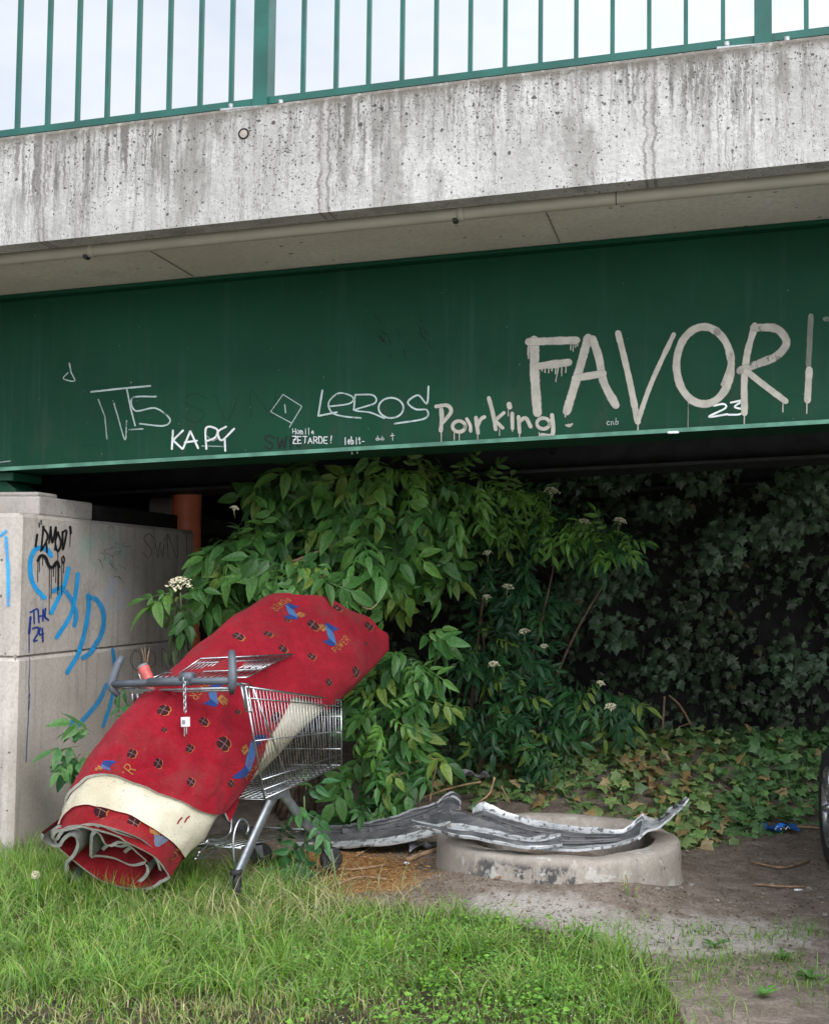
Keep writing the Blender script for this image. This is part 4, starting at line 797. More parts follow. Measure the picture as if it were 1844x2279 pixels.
# woven motifs, laid on the pile
def find(px, py, off, ts, ds):
    best = None
    for rnd in range(3):
        g = [(t, d) for t in ts for d in ds]; Pp = np.array([csurf(t, d, off) for t, d in g]); qq = proj(Pp); e = np.hypot(qq[:, 0] - px, qq[:, 1] - py); k = int(e.argmin()); best = g[k]
        dt_, dd = (ts[1] - ts[0]), (ds[1] - ds[0]); ts = np.linspace(best[0] - dt_, best[0] + dt_, 9); ds = np.linspace(best[1] - dd, best[1] + dd, 9)
    return best
class Motif:
    def __init__(s, mb, px, py, off, ang, base=(np.linspace(-.1, 1.25, 28), np.linspace(0, 180, 28))):
        s.ok = {}; s.mb = mb; s.t, s.d = find(px, py, off, *base); s.off = off
        p0 = csurf(s.t, s.d, off); s.kt = .01 / np.linalg.norm(csurf(s.t + .01, s.d, off) - p0); s.kd = 2 / np.linalg.norm(csurf(s.t, s.d + 2, off) - p0)
        s.c, s.s = math.cos(R_(ang)), math.sin(R_(ang))
    def P(s, x, y, lift):   # x along the roll (upwards), y across towards the left edge
        a, b = x * s.c - y * s.s, x * s.s + y * s.c
        t, d = s.t + a * s.kt, s.d + b * s.kd; p_ = csurf(t, d, s.off + lift)
        s.ok[tuple(p_)] = (e0(d) + .012 < t < eT(d) - .01 and d > f0(t) + 2) if s.off > 0 else (e2(d) + .01 < t < e1(d) + .3); return p_
    def put(s, vs, fs, mat): s.mb.add(vs, [q_ for q_ in fs if all(s.ok[tuple(vs[i])] for i in q_)], mat)
    def fan(s, poly, mat, lift):
        c = np.mean(poly, axis=0); k = len(poly); rings = [[tuple(c)], [tuple(c + (np.array(q) - c) * .5) for q in poly], list(poly)]
        vs = [s.P(*c, lift)] + [s.P(*q, lift) for q in rings[1]] + [s.P(*q, lift) for q in rings[2]]
        fs = [(0, 1 + i, 1 + (i + 1) % k) for i in range(k)] + [(1 + i, 1 + k + i, 1 + k + (i + 1) % k, 1 + (i + 1) % k) for i in range(k)]
        s.put(vs, fs, mat)
    def line(s, pts, w, mat, lift):
        P_ = np.array(pts, float); Q_ = [P_[0]]
        for a, b in zip(P_[:-1], P_[1:]):
            n = max(1, int(np.linalg.norm(b - a) / .008))
            for i in range(1, n + 1): Q_.append(a + (b - a) * i / n)
        Q_ = np.array(Q_); tg = np.gradient(Q_, axis=0); tg /= np.linalg.norm(tg, axis=1, keepdims=True) + 1e-9
        vs = []; 
        for q_, g in zip(Q_, tg): nn = np.array([-g[1], g[0]]) * w / 2; vs += [s.P(*(q_ + nn), lift), s.P(*(q_ - nn), lift)]
        s.put(vs, [(2 * i, 2 * i + 1, 2 * i + 3, 2 * i + 2) for i in range(len(Q_) - 1)], mat)
    def clover(s, r):
        for q in range(4):
            a0 = R_(45 + 90 * q + 8); lob = []
            for a in np.linspace(0, 2 * math.pi, 14, endpoint=False):
                rr = r * (.52 - .10 * math.exp(-(a / .5) ** 2) - .10 * math.exp(-((a - 2 * math.pi) / .5) ** 2)); cx = r * .52
                x, y = cx + rr * math.cos(a), rr * math.sin(a) * 1.05; lob.append((x * math.cos(a0) - y * math.sin(a0), x * math.sin(a0) + y * math.cos(a0)))
            s.fan([(x * 1.07 + r * .06, y * 1.07 - r * .11) for x, y in lob], M['c_or'], .0012); s.fan(lob, M['c_dark'], .0022 + .0003 * q)
        for q in range(4):
            a0 = R_(90 * q + 8); s.line([(0, 0), (r * .85 * math.cos(a0), r * .85 * math.sin(a0))], r * .045, M['c_line'], .0040)
    def ribbon(s, L_, W2, mats=('c_blue', 'c_lb')):
        n = 22; xs = np.linspace(-.5, .5, n + 1); cen = lambda x: (x * L_, math.sin(x * 6.2) * W2 * .55 if abs(x) > .17 else x * W2 * 2.8)
        for i in range(n):
            x0, x1 = xs[i], xs[i + 1]; c0, c1 = cen(x0), cen(x1); wd = lambda x: W2 * (.5 if abs(x) < .17 else .42 if abs(x) < .34 else .42 * (1 - (abs(x) - .34) * 4.6))
            mt = M[mats[1]] if abs((x0 + x1) / 2) < .17 else M[mats[0]]
            s.fan([(c0[0], c0[1] - wd(x0)), (c1[0], c1[1] - wd(x1)), (c1[0], c1[1] + wd(x1)), (c0[0], c0[1] + wd(x0))], mt, .002)
    def crown(s, cx, cy, w):
        pts = [(-.5, 0), (.5, 0), (.6, .8), (.3, .35), (.15, .9), (0, .4), (-.15, .9), (-.3, .35), (-.6, .8)]
        for a, b in zip(pts, pts[1:] + pts[:1]): s.line([(cx + a[0] * w, cy + a[1] * w), (cx + b[0] * w, cy + b[1] * w)], w * .14, M['c_gold'], .003)
        s.line([(cx - .45 * w, cy + .18 * w), (cx + .45 * w, cy + .18 * w)], w * .2, M['c_gold'], .0036)
    def text(s, txt, x0, y0, cw, ch, dx):
        for st in text_strokes(txt, x0, 0, cw, ch, dx): s.line([(a, y0 - b) for a, b in st], ch * .11, M['c_gold'], .003)
off = .016
for x, y, r in ((364, 1580, .036), (451, 1605, .024), (365, 1626, .015), (421, 1667, .026), (293, 1678, .026), (351, 1700, .026), (498, 1656, .042), (424, 1741, .024), (513, 1744, .022), (530, 1417, .036), (597, 1412, .028), (628, 1443, .026), (692, 1462, .028), (695, 1391, .038), (750, 1355, .028), (820, 1394, .036), (792, 1495, .040), (732, 1518, .026), (813, 1432, .016), (617, 1600, .040), (590, 1703, .022), (528, 1585, .018), (560, 1530, .014), (640, 1380, .02)):
    Motif(m, x, y, off, 0).clover(r * .86)
for x, y, L_, wd, sgn, tx in ((736, 1414, .17, .062, 0, 'POWER'), (648, 1362, .15, .055, 180, 'POWER'), (473, 1548, .15, .045, 180, 'POWER'), (558, 1684, .30, .055, 0, 'POWER'), (240, 1722, .13, .055, 0, 'POWER')):
    q_ = Motif(m, x, y, off, sgn); q_.ribbon(L_, wd); q_.text(tx, -.085, -wd * .75 - .052, .024, .042, .036); q_.crown(-.01, wd * .62, .034)
m.build('outer_layer', cp)
m = MB(); D_ = np.linspace(0, 360, 91)
cre = lambda d, j: csurf(e1(d) + j * (eT(d) - .012 - e1(d)), d, -.002)
m.grid(lambda a, b: cre(a, b), D_, np.linspace(0, 1, 70), M['back']); m.grid(lambda a, b: csurf(e1(a), a, b), D_, [-.002, -.012], M['carpet'])
c_ = axis_(1.15); m.add([c_] + [csurf(eT(d) - .02, d, -.003) for d in D_[:-1]], [(0, 1 + i, 1 + (i + 1) % 90) for i in range(90)], M['back'])
# rust marks
for px, py, dx in ((322, 1705, 0), (400, 1826, 0), (416, 1823, 0)):
    q_ = Motif(m, px, py, -.002, 0)
    if px > 390: q_.line([(-.02, 0), (0, .003), (.016, 0)], .008, M['carpet_in'], .001)
m.build('backing_layer', cp)
m = MB(); J2 = np.linspace(0, 1, 26)
m.grid(lambda a, b: csurf(e2(a) + b * .45, a, -.014), D_, J2, M['carpet_in']); m.grid(lambda a, b: csurf(e2(a) + b * .45, a, -.030), D_, J2, M['carpet_in'], flip=True); m.grid(lambda a, b: csurf(e2(a), a, b), D_, [-.014, -.020, -.030], M['edge'])
bs = (np.linspace(-.12, .2, 20), np.linspace(0, 180, 28))
Motif(m, 224, 1803, -.014, 0, bs).clover(.034); Motif(m, 297, 1832, -.014, 0, bs).clover(.036)
q_ = Motif(m, 368, 1864, -.014, -75, bs); q_.ribbon(.12, .052, ('c_gb', 'c_gb'))
q_ = Motif(m, 398, 1890, -.014, -75 + 90 + 15, bs); q_.text('VER', -.05, -.02, .032, .05, .044); q_ = Motif(m, 345, 1856, -.014, -60, bs); q_.crown(0, 0, .045)
m.build('inner_layer', cp)
# folded core: wavy sheets seen end on
E0, E1, E2 = csurf(e2(0), 0, -.03), csurf(e2(180), 180, -.03), csurf(e2(90), 90, -.03)
en = np.cross(E1 - E0, E2 - E0); en /= np.linalg.norm(en)
def onend(px, py):
    d = ray(px, py); return CAM + d * ((E0 - CAM) @ en) / (d @ en)
g7 = lambda L_: [(60 + x * .311, 1650 + y * .311) for x, y in L_]
m = MB()
def sheet(L_, m1, m2, th=.016, back=.0, dep=.5, ins=0., cv=.30):
    c0_ = (E0 + E1) / 2 - Nd * .03; P_ = spline([onend(*q_) + (c0_ - onend(*q_)) * ins for q_ in g7(L_)], .012); tg = np.gradient(P_, axis=0); tg /= np.linalg.norm(tg, axis=1, keepdims=True); nn = np.cross(tg, T0); nn /= np.linalg.norm(nn, axis=1, keepdims=True)
    k = len(P_); js = [back, back + dep * .15, back + dep * .5, back + dep]
    cen_ = (E0 + E1) / 2 - Nd * .03
    R2 = lambda i, j, s_: P_[int(i)] + (cen_ - P_[int(i)]) * (cv * j / (back + dep)) + T0 * (j + .012 * mnoise.noise(Vector(P_[int(i)] * 9))) + nn[int(i)] * s_ * th / 2
    I2 = range(k)
    m.grid(lambda a, b: R2(a, b, 1), I2, js, m1); m.grid(lambda a, b: R2(a, b, -1), I2, js, m2, flip=True); m.grid(lambda a, b: R2(a, js[0], b), I2, [1, 0, -1], M['edge'])
RD, GB = M['carpet_in'], M['greyback']
sheet([(125, 700), (150, 645), (260, 620), (400, 598), (560, 602), (700, 640), (850, 720), (960, 830), (1015, 920)], RD, GB, back=.012, ins=.07, dep=.3, cv=.45)
sheet([(112, 660), (112, 710), (160, 752), (230, 748), (262, 700), (302, 672), (345, 690), (362, 750), (330, 820), (278, 880), (290, 965), (380, 1010)], GB, RD)
sheet([(150, 735), (128, 690), (180, 664), (280, 655), (330, 668), (352, 700)], GB, RD, back=.03)
sheet([(432, 850), (432, 740), (442, 690), (470, 678), (502, 705), (530, 760), (572, 778), (640, 752), (720, 782), (800, 850), (850, 905)], RD, GB, back=.02)
sheet([(440, 665), (500, 622), (580, 640), (700, 690), (820, 760), (900, 845), (945, 940)], RD, GB, back=.015)
sheet([(285, 885), (292, 975), (400, 1030), (600, 1040), (780, 1015), (862, 945), (852, 885)], RD, GB)
sheet([(340, 930), (420, 880), (560, 900), (700, 950), (820, 930)], RD, GB, back=.05)
sheet([(470, 850), (520, 815), (600, 830), (680, 820), (760, 870)], RD, GB, back=.06)
sheet([(560, 960), (640, 880), (740, 900)], GB, RD, back=.09)
m.build('folded_core', cp)

def oncp(px, py, lift):
    t, d = find(px, py, .016, np.linspace(.2, 1.2, 28), np.linspace(0, 180, 28)); p0 = csurf(t, d, .016); return CM.T @ (p0 + norm(CAM - p0) * lift - CT)
flap([cplane(395, 1502, 1, .16), oncp(572, 1492, .05), oncp(652, 1456, .035), oncp(446, 1466, .06)], 22).build('rear_flap', ct)
flap([cplane(330, 1513, 1, .06), cplane(548, 1508, 1, .06), oncp(600, 1482, .06), cplane(380, 1492, 1, .2)], 16).build('child_seat', ct)

# bottle and dry flower in the cart
b0, b1 = at(348, 1556, 5.86), at(317, 1482, 5.93); ax = b1 - b0; Lb = np.linalg.norm(ax); ax /= Lb
bt = thing('drink_bottle', 'crushed clear red drink bottle with red label wedged behind the cart handle', 'bottle', tuple(b0))
m = MB(); m.lathe([(.0, 0), (.022, .0), (.033, .012), (.034, .03), (.026, .05), (.027, .075), (.0272, .09)], (0, 0, 0), M['pinkpet'], 20, ax, .004); m.build('bottle_body', bt)
m = MB(); m.lathe([(.0275, .09), (.028, .095), (.027, .14), (.029, Lb - .012)], (0, 0, 0), M['redcan'], 20, ax, .003); m.lathe([(.029, Lb - .012), (.024, Lb), (.0, Lb - .004)], (0, 0, 0), M['steel'], 20, ax)
q0 = np.array([0, 0, 0.])
for k in range(5):
    a = -2.2 + k * .35; X = np.cross((0, 0, 1.), ax); X /= np.linalg.norm(X); Yv = np.cross(ax, X)
    pth = [ax * (.105 + .02 * (k % 3) + .006 * j) + .0300 * (math.cos(a + .06 * j) * X + math.sin(a + .06 * j) * Yv) for j in range(5)]; m.tube(pth, .0022, M['white'], 5)
m.build('label', bt)
t_ = thing('dried_flower', 'brown dried flower stalk sticking up behind the cart handle', 'plant', tuple(at(325, 1480, 6.05)))
m = MB()
for k in range(5): d = np.array([rng.uniform(-.03, .03), rng.uniform(-.02, .02), rng.uniform(.03, .09)]); m.tube([(0, 0, -.06), d * .5, d], [.0022, .0018, .0012], M['twig'], 5); m.lathe([(0, -.004), (.005, 0), (0, .005)], d, M['bark'], 6)
m.build('stalk', t_)

# ------------------------------------------------------------------ well ring and bumpers
t_ = thing('well_ring', 'low round concrete well ring stained black with soot', 'concrete ring', (RC[0], RC[1], 0))
m = MB(); n = 96; prof = [(RR + .02, -.15), (RR + .012, .0), (RR, .06), (RR - .003, .13), (RR - .006, .185), (RR - .018, .199), (RR - .06, .202), (RR - .12, .200), (RR - .138, .190), (RR - .142, .05), (RR - .144, -.25), (0.01, -.25)]
vs = []
for r, z in prof:
    for k in range(n):
        a = 2 * math.pi * k / n; pp = Vector((math.cos(a) * r, math.sin(a) * r, z)); ch = max(0, mnoise.noise(Vector((math.cos(a) * 2.4, math.sin(a) * 2.4, 2)))) * .014 if z > .15 else 0
        nz_ = mnoise.noise_vector(pp * 7) * .006 + mnoise.noise_vector(pp * 30) * .003; vs.append((pp.x + nz_.x, pp.y + nz_.y, pp.z + nz_.z - ch))
m.add(vs, [(i * n + k, i * n + (k + 1) % n, (i + 1) * n + (k + 1) % n, (i + 1) * n + k) for i in range(len(prof) - 1) for k in range(n)], M['ring']); m.build('ring', t_)
m = MB(); bu = MB()

def shell(par, name, top, bot, Yt, Yb, bulge, mats, th=.006, nj=12, lipt=.012, rows=None, rag=.0):
    """curved plastic shell between two 3D edge curves"""
    n = 60
    def res(P3):
        S_ = spline(P3, .01); d = np.r_[0, np.cumsum(np.linalg.norm(np.diff(S_, axis=0), axis=1))]; return np.stack([np.interp(np.linspace(0, d[-1], n), d, S_[:, k]) for k in range(3)], -1)
    Tp = res([at(x, y, Y) for (x, y), Y in zip(top, Yt)]); Bp = res([at(x, y, Y) for (x, y), Y in zip(bot, Yb)])
    bg_ = np.array(bulge, float); m = MB()
    tgm = Tp[-1] - Tp[0]; nrm_ = np.cross(tgm, Tp[n // 2] - Bp[n // 2]); nrm_ /= np.linalg.norm(nrm_)
    if nrm_ @ (CAM - Tp[n // 2]) < 0: nrm_ = -nrm_
    def S_(i, j, o):
        i = int(i); b = Tp[i] + (Bp[i] - Tp[i]) * j; k = math.sin(j * math.pi) + .12 * math.sin(j * 14) + .18 * (abs(((j * 4) % 1) - .5) < .2)
        r = rag * (.5 * mnoise.noise(Vector((i * .13, j * 3, 1))) + .5 * min(0, mnoise.noise(Vector((i * .5, 2, 8)))) + .12 * mnoise.noise(Vector((i * 1.3, 5, 1)))) * (1 - j) ** 3
        return b + bg_ * k + nrm_ * o + np.array([0, 0, r]) + np.array(mnoise.noise_vector(Vector((i * .13, j * 4, 7)))) * .006
    I2 = range(n); J2 = np.linspace(0, 1, nj); cut = [0, lipt, 1 - lipt * 1.4, 1]
    for a, b, mt in ((0, 2, mats[0]), (2, nj - 3, mats[1]), (nj - 3, nj - 1, mats[2])): m.grid(lambda i, j: S_(i, j, th), I2, J2[a:b + 1], mt)
    m.grid(lambda i, j: S_(i, j, -th), I2, J2, mats[3], flip=True)
    m.grid(lambda i, o: S_(i, 0, o), I2, [th, -th], mats[0]); m.grid(lambda i, o: S_(i, 1, o), I2, [th, -th], mats[2])
    m.grid(lambda j, o: S_(0, j, o), J2, [th, -th], mats[1]); m.grid(lambda j, o: S_(n - 1, j, o), J2, [th, -th], mats[2])
    return m.build(name, par), S_
g3 = lambda L_: [(600 + x * .7166, 1650 + y * .7164) for x, y in L_]
gb = lambda L_: [(900 + x * .4032, 1730 + y * .403) for x, y in L_]
BP, BD = M['bpaint'], M['bumper']
b1_ = thing('bumper_cover', 'torn grey car bumper lying on the mulch behind the cart and against the ring', 'car bumper', tuple(onz(800, 1880)))
b1_.location = (0, 0, 0)
_, s1 = shell(b1_, 'shell', g3([(60, 285), (150, 266), (330, 248), (480, 202), (560, 162), (595, 180)]), g3([(40, 330), (150, 334), (330, 326), (430, 312), (530, 284), (592, 262)]), [7.35, 7.2, 7.0, 6.9, 6.85, 6.8], [7.0, 6.9, 6.75, 6.7, 6.65, 6.65], (0, .10, .0), (BP, BD, BP, BD), rag=.03)
m = MB()
for i in (14, 22, 31, 40, 48): a = s1(i, .55, .012); m.box(a - np.array([.018, .012, .012]), a + np.array([.018, .006, .012]), BD)
for k in range(2): m.tube([s1(i, .38 + .22 * k, .012) for i in range(6, 56, 3)], .006, BD, 6)
m.build('clip_strip', b1_)
b2_ = thing('bumper_cover', 'curved grey bumper with chipped white upper edge lying across the concrete ring', 'car bumper')
_, s2 = shell(b2_, 'shell', gb([(372, 175), (435, 140), (560, 192), (740, 242), (900, 272), (1050, 288), (1165, 290), (1240, 268), (1320, 208)]), gb([(420, 300), (520, 330), (650, 365), (760, 392), (900, 404), (1050, 392), (1150, 380), (1250, 352), (1345, 296)]),
    [6.65, 6.62, 6.60, 6.58, 6.56, 6.55, 6.5, 6.5, 6.5], [6.25, 6.15, 6.05, 6.0, 5.97, 5.98, 6.0, 6.08, 6.15], (0, .06, -.035), (BP, BD, BP, BD), rag=.02)
_, s3 = shell(b2_, 'end_flange', gb([(1310, 210), (1345, 222), (1390, 232), (1425, 215), (1470, 172), (1520, 140), (1556, 115)]), gb([(1290, 345), (1335, 300), (1385, 288), (1440, 250), (1490, 205), (1535, 165), (1564, 124)]), [6.5, 6.5, 6.48, 6.45, 6.4, 6.36, 6.33], [6.1, 6.12, 6.16, 6.2, 6.24, 6.28, 6.3], (.01, .02, .0), (BP, BP, BP, M['rubber']), th=.005)
for i in (22, 32, 42, 50): m = MB(); a = s3(i, .5, .008); m.box(a - np.array([.013, .012, .007]), a + np.array([.013, .006, .007]), M['rubber']); m.build('clip_slot', b2_)
m = MB(); 
for k in range(3): m.tube([s2(i, .35 + .17 * k, .012) for i in range(4, 52, 3)], [.007] * 16, BD, 6)
for i in (12, 20, 34, 36): a = s2(i, .5, .014); m.box(a - np.array([.022, .012, .012]), a + np.array([.022, .006, .012]), BD)
m.build('rib', b2_)
b3_ = thing('bumper_strip', 'long broken grey bumper strip lying on the near rim of the ring', 'car bumper')
_, s4 = shell(b3_, 'strip', gb([(40, 240), (150, 262), (260, 285), (380, 300), (500, 320), (600, 345), (690, 352), (780, 345), (862, 320)]), gb([(48, 272), (150, 290), (260, 322), (380, 340), (500, 362), (600, 380), (690, 392), (780, 388), (866, 376)]), [6.35, 6.25, 6.15, 6.05, 6.0, 5.96, 5.95, 5.96, 6.0], [6.28, 6.18, 6.08, 5.98, 5.92, 5.88, 5.87, 5.88, 5.92], (0, -.012, 0), (BP, BD, BP, BD))
_, s5 = shell(b3_, 'bracket', gb([(250, 178), (330, 195), (400, 222), (500, 255), (600, 300), (680, 325), (850, 300)]), gb([(256, 280), (330, 285), (420, 298), (520, 318), (610, 335), (690, 345), (855, 318)]), [6.3, 6.25, 6.2, 6.15, 6.1, 6.08, 6.05], [6.15, 6.1, 6.07, 6.04, 6.0, 5.98, 6.0], (0, .03, 0), (BD, BD, BP, BD), rag=.02)
m = MB(); m.add([s4(i, j, o) for i in (14, 17) for j in (.2, 1.35) for o in (.006, .014)], [(0, 2, 6, 4), (1, 5, 7, 3), (0, 1, 3, 2), (4, 6, 7, 5), (2, 3, 7, 6), (0, 4, 5, 1)], BD, False); m.build('mounting_tab', b3_)

# ------------------------------------------------------------------ foliage
def leaf_tpl(L_=1., W=.42, droop=.25, fold=.14, n=5, base=.0, shade=(.8, 1.)):
    """pointed leaf along x, folded at its rib"""
    xs = np.linspace(0, 1, n + 1); V = []; T = []; C = []
    prof = lambda t: W / 2 * (math.sin(math.pi * min(1, t ** .74)) ** .75) * (1.02 - .2 * t)
    for t in xs:
        w_ = max(prof(t), .004); z = -droop * t * t
        V += [(t * L_ + base, -w_, z + fold * w_ * 1.4), (t * L_ + base, 0, z), (t * L_ + base, w_, z + fold * w_ * 1.4)]; C += [shade[1], shade[0], shade[1]]
    for i in range(n):
        a = 3 * i; T += [(a, a + 3, a + 4), (a, a + 4, a + 1), (a + 1, a + 4, a + 5), (a + 1, a + 5, a + 2)]
    return np.array(V), np.array(T), np.array(C)
def rotz(V, a): c, s_ = math.cos(a), math.sin(a); return V @ np.array([[c, -s_, 0], [s_, c, 0], [0, 0, 1]]).T
def roty(V, a): c, s_ = math.cos(a), math.sin(a); return V @ np.array([[c, 0, s_], [0, 1, 0], [-s_, 0, c]]).T
def elder_tpl(seed, nl=5, ll=.60, wd=.46):
    r = np.random.default_rng(seed); parts = []
    spots = [(1.0, 0, 1.05)] + [(x, s_ * R_(r.uniform(48, 72)), sc_) for x, sc_ in ((.74, 1.0), (.36, .82))[: (nl - 1) // 2] for s_ in (-1, 1)]
    if nl > 5: spots += [(.08, s_ * R_(65), .6) for s_ in (-1, 1)]
    for x, a, sc2 in spots:
        v, t, c = leaf_tpl(1, wd * r.uniform(.9, 1.1), r.uniform(.15, .42), .16, 5); v = v * ll * sc2
        v = roty(v, R_(r.uniform(5, 38))); v = rotz(v, a + R_(r.uniform(-9, 9))); v = v + np.array([x * .75, 0, -.10 * x * x]); parts.append((v, t, np.repeat((c * r.uniform(.88, 1.1))[:, None], 1, 1)))
    xs = np.linspace(0, .78, 4); v = np.array([(x, s_ * .012, -.10 * (x / .75) ** 2) for x in xs for s_ in (-1, 1)]); t = np.array([q_ for i in range(3) for q_ in ((2 * i, 2 * i + 2, 2 * i + 3), (2 * i, 2 * i + 3, 2 * i + 1))]); parts.append((v, t, np.full((8, 1), .9)))
    V, T, C = cat_mesh(parts); return V, T, C[:, 0]
ET = [elder_tpl(s_) for s_ in range(5)] + [elder_tpl(s_, 7, .5, .34) for s_ in (11, 12)]
FT = [elder_tpl(s_, 7, .52, .33) for s_ in range(20, 25)]
def foliage(name, tpls, pos, x, nrm, scl, tint, mat, parent):
    parts = []; k = rng.integers(0, len(tpls), len(pos))
    for i, tp in enumerate(tpls):
        q_ = np.where(k == i)[0]
        if len(q_): parts.append(scatter(*tp, pos[q_], bases(x[q_], nrm[q_]), scl[q_], tint[q_]))
    V, T, C = cat_mesh(parts); return tri_mesh(name, V, T, C, mat, parent)
GREEN = np.array([[.050, .150, .050], [.066, .180, .055], [.038, .118, .044], [.090, .215, .060]])
def blob_pts(blobs):
    """blobs: px, py, rx, ry, Y, depth, n -> shell-weighted points and outward direction"""
    P_, D = [], []
    for px, py, rx, ry, Y, dz, n in blobs:
        c = at(px, py, Y); ex, ez = rx / f_ * Y, ry / f_ * Y; d = norm(rng.normal(size=(n, 3))); d[:, 1] = -abs(d[:, 1]) * np.where(rng.random(n) < .75, 1, -1); r = rng.random(n) ** .35
        P_.append(c + d * r[:, None] * np.array([ex, dz, ez])); D.append(d)
    return np.concatenate(P_), np.concatenate(D)
def leaf_dirs(P_, D, down=.55, out=.6):
    n = len(P_); tocam = norm(CAM - P_); x = D * out + np.array([0, 0, -down]) + rng.normal(size=(n, 3)) * .42; x[:, 1] -= .15
    nrm = tocam * .55 + np.array([0, 0, .75]) + rng.normal(size=(n, 3)) * .35
    return norm(x), norm(nrm)
def stems(mb, base, tips, r0, mat=None):
    mat = mat or M['bark']
    for t_ in tips:
        b = np.asarray(base, float) + rng.normal(size=3) * np.array([.08, .08, 0]); t_ = np.asarray(t_, float); ln_ = np.linalg.norm(t_ - b); md = (b + t_) / 2 + np.array([0, 0, .12 * ln_]) + rng.normal(size=3) * .05 * ln_
        pth = spline([b, md, t_], .12); mb.tube(pth, list(np.linspace(r0, .004, len(pth))), mat, 7)
def umbel(px, py, Y, w, parent):
    Y -= .42; c = at(px, py, Y); R = w / 2 / f_ * Y * (.95 if w > 50 else .72); m = MB(); n = 120
    ax = norm(np.array([rng.uniform(-.25, .25), -.45, .85])); e1_ = norm(np.cross(ax, (0, 1., .2))); e2_ = np.cross(ax, e1_)
    for k in range(n):
        a = rng.uniform(0, 2 * math.pi); r = R * math.sqrt(rng.random()) * (1 + .18 * math.sin(a * 5)); q_ = c + e1_ * math.cos(a) * r + e2_ * math.sin(a) * r + ax * (.30 * R - .38 * r * r / R + rng.uniform(-.07, .07) * R); s_ = R * rng.uniform(.07, .125)
        u1, u2 = norm(e1_ + rng.normal(size=3) * .3), norm(e2_ + rng.normal(size=3) * .3)
        m.add([q_ + u1 * math.cos(b) * s_ + u2 * math.sin(b) * s_ for b in np.linspace(0, 2 * math.pi, 6)[:-1]] + [q_ + ax * s_ * .4], [(i, (i + 1) % 5, 5) for i in range(5)], M['flower'], False)
        if k % 9 == 0: m.tube([c - ax * R * .9, (c - ax * R * .3 + q_) / 2, q_], .0016, M['leafstem'], 4)
    m.tube([c - ax * R * .9 - np.array([0, -.05, R * 1.6]), c - ax * R * .9], .003, M['leafstem'], 5)
    return m.build('flower_head', parent)
M['yellow'] = simple('ochre seed head', (.38, .28, .08), .9, 0, .2, 50)
M['leafstem'] = simple('green stem', (.12, .19, .06), .6)

def make_bush(name, label, blobs, base, tips, tpl, size, tint_mul, flowers, r0=.018, dark=0):
    r = thing(name, label, 'shrub', (0, 0, 0))
    P_, D = blob_pts(blobs); x, n = leaf_dirs(P_, D); k = len(P_)
    tint = GREEN[rng.integers(0, 4, k)] * rng.uniform(.75, 1.25, (k, 1)) * np.asarray(tint_mul)
    yl = rng.random(k) < .09; tint[yl] = np.array([.19, .29, .06]) * rng.uniform(.8, 1.1, (yl.sum(), 1))
    foliage('foliage', tpl, P_, x, n, rng.uniform(.5, 1.22, k) * size, tint, M['leaf'], r)
    m = MB(); stems(m, base, tips, r0); m.build('stem', r)
    for fl in flowers: umbel(*fl, r)
    return r
BA = [(640, 1110, 85, 75, 7.8, .35, 46), (720, 1120, 165, 105, 7.7, .4, 92), (880, 1120, 160, 105, 7.4, .4, 92), (525, 1225, 58, 36, 7.4, .25, 30), (640, 1230, 160, 75, 7.5, .35, 66), (800, 1235, 140, 80, 7.4, .35, 62), (960, 1150, 90, 130, 7.7, .35, 60), (500, 1300, 50, 75, 7.6, .2, 30), (625, 1275, 50, 40, 6.8, .10, 11), (690, 1262, 50, 32, 6.85, .10, 9), (770, 1275, 60, 26, 6.95, .10, 10), (405, 1335, 24, 34, 7.2, .1, 9), (560, 1310, 100, 60, 7.6, .25, 40), (900, 1285, 70, 50, 7.6, .25, 20)]
bA = make_bush('elder_bush', 'large leaved elder bush hanging over the top of the red carpet', BA, at(640, 1800, 7.9) * np.array([1, 1, 0]), [at(*q_) for q_ in ((600, 1120, 7.9), (700, 1110, 7.7), (880, 1120, 7.4), (450, 1240, 7.5), (620, 1260, 7.5), (800, 1260, 7.4), (930, 1180, 7.6), (560, 1330, 7.6))], ET, .225, (1.4, 1.25, .9), [(399, 1297, 7.2, 58), (522, 1130, 7.3, 26)], .022)
# bright young shoots near the girder
def shoots(blobs, size, col, par):
    for b_ in blobs:
        Pn, Dn = blob_pts([b_]); xx, nn_ = leaf_dirs(Pn, Dn, .35); k = len(Pn)
        foliage('young_shoot', FT, Pn, xx, nn_, rng.uniform(.7, 1, k) * size, np.tile(np.array([col]), (k, 1)) * rng.uniform(.7, 1.2, (k, 1)), M['leaf'], par)
shoots([(890, 1050, 45, 40, 7.15, .1, 9), (1040, 1085, 60, 45, 7.4, .2, 16), (1100, 1120, 70, 35, 7.6, .2, 14)], .2, (.13, .28, .055), bA)
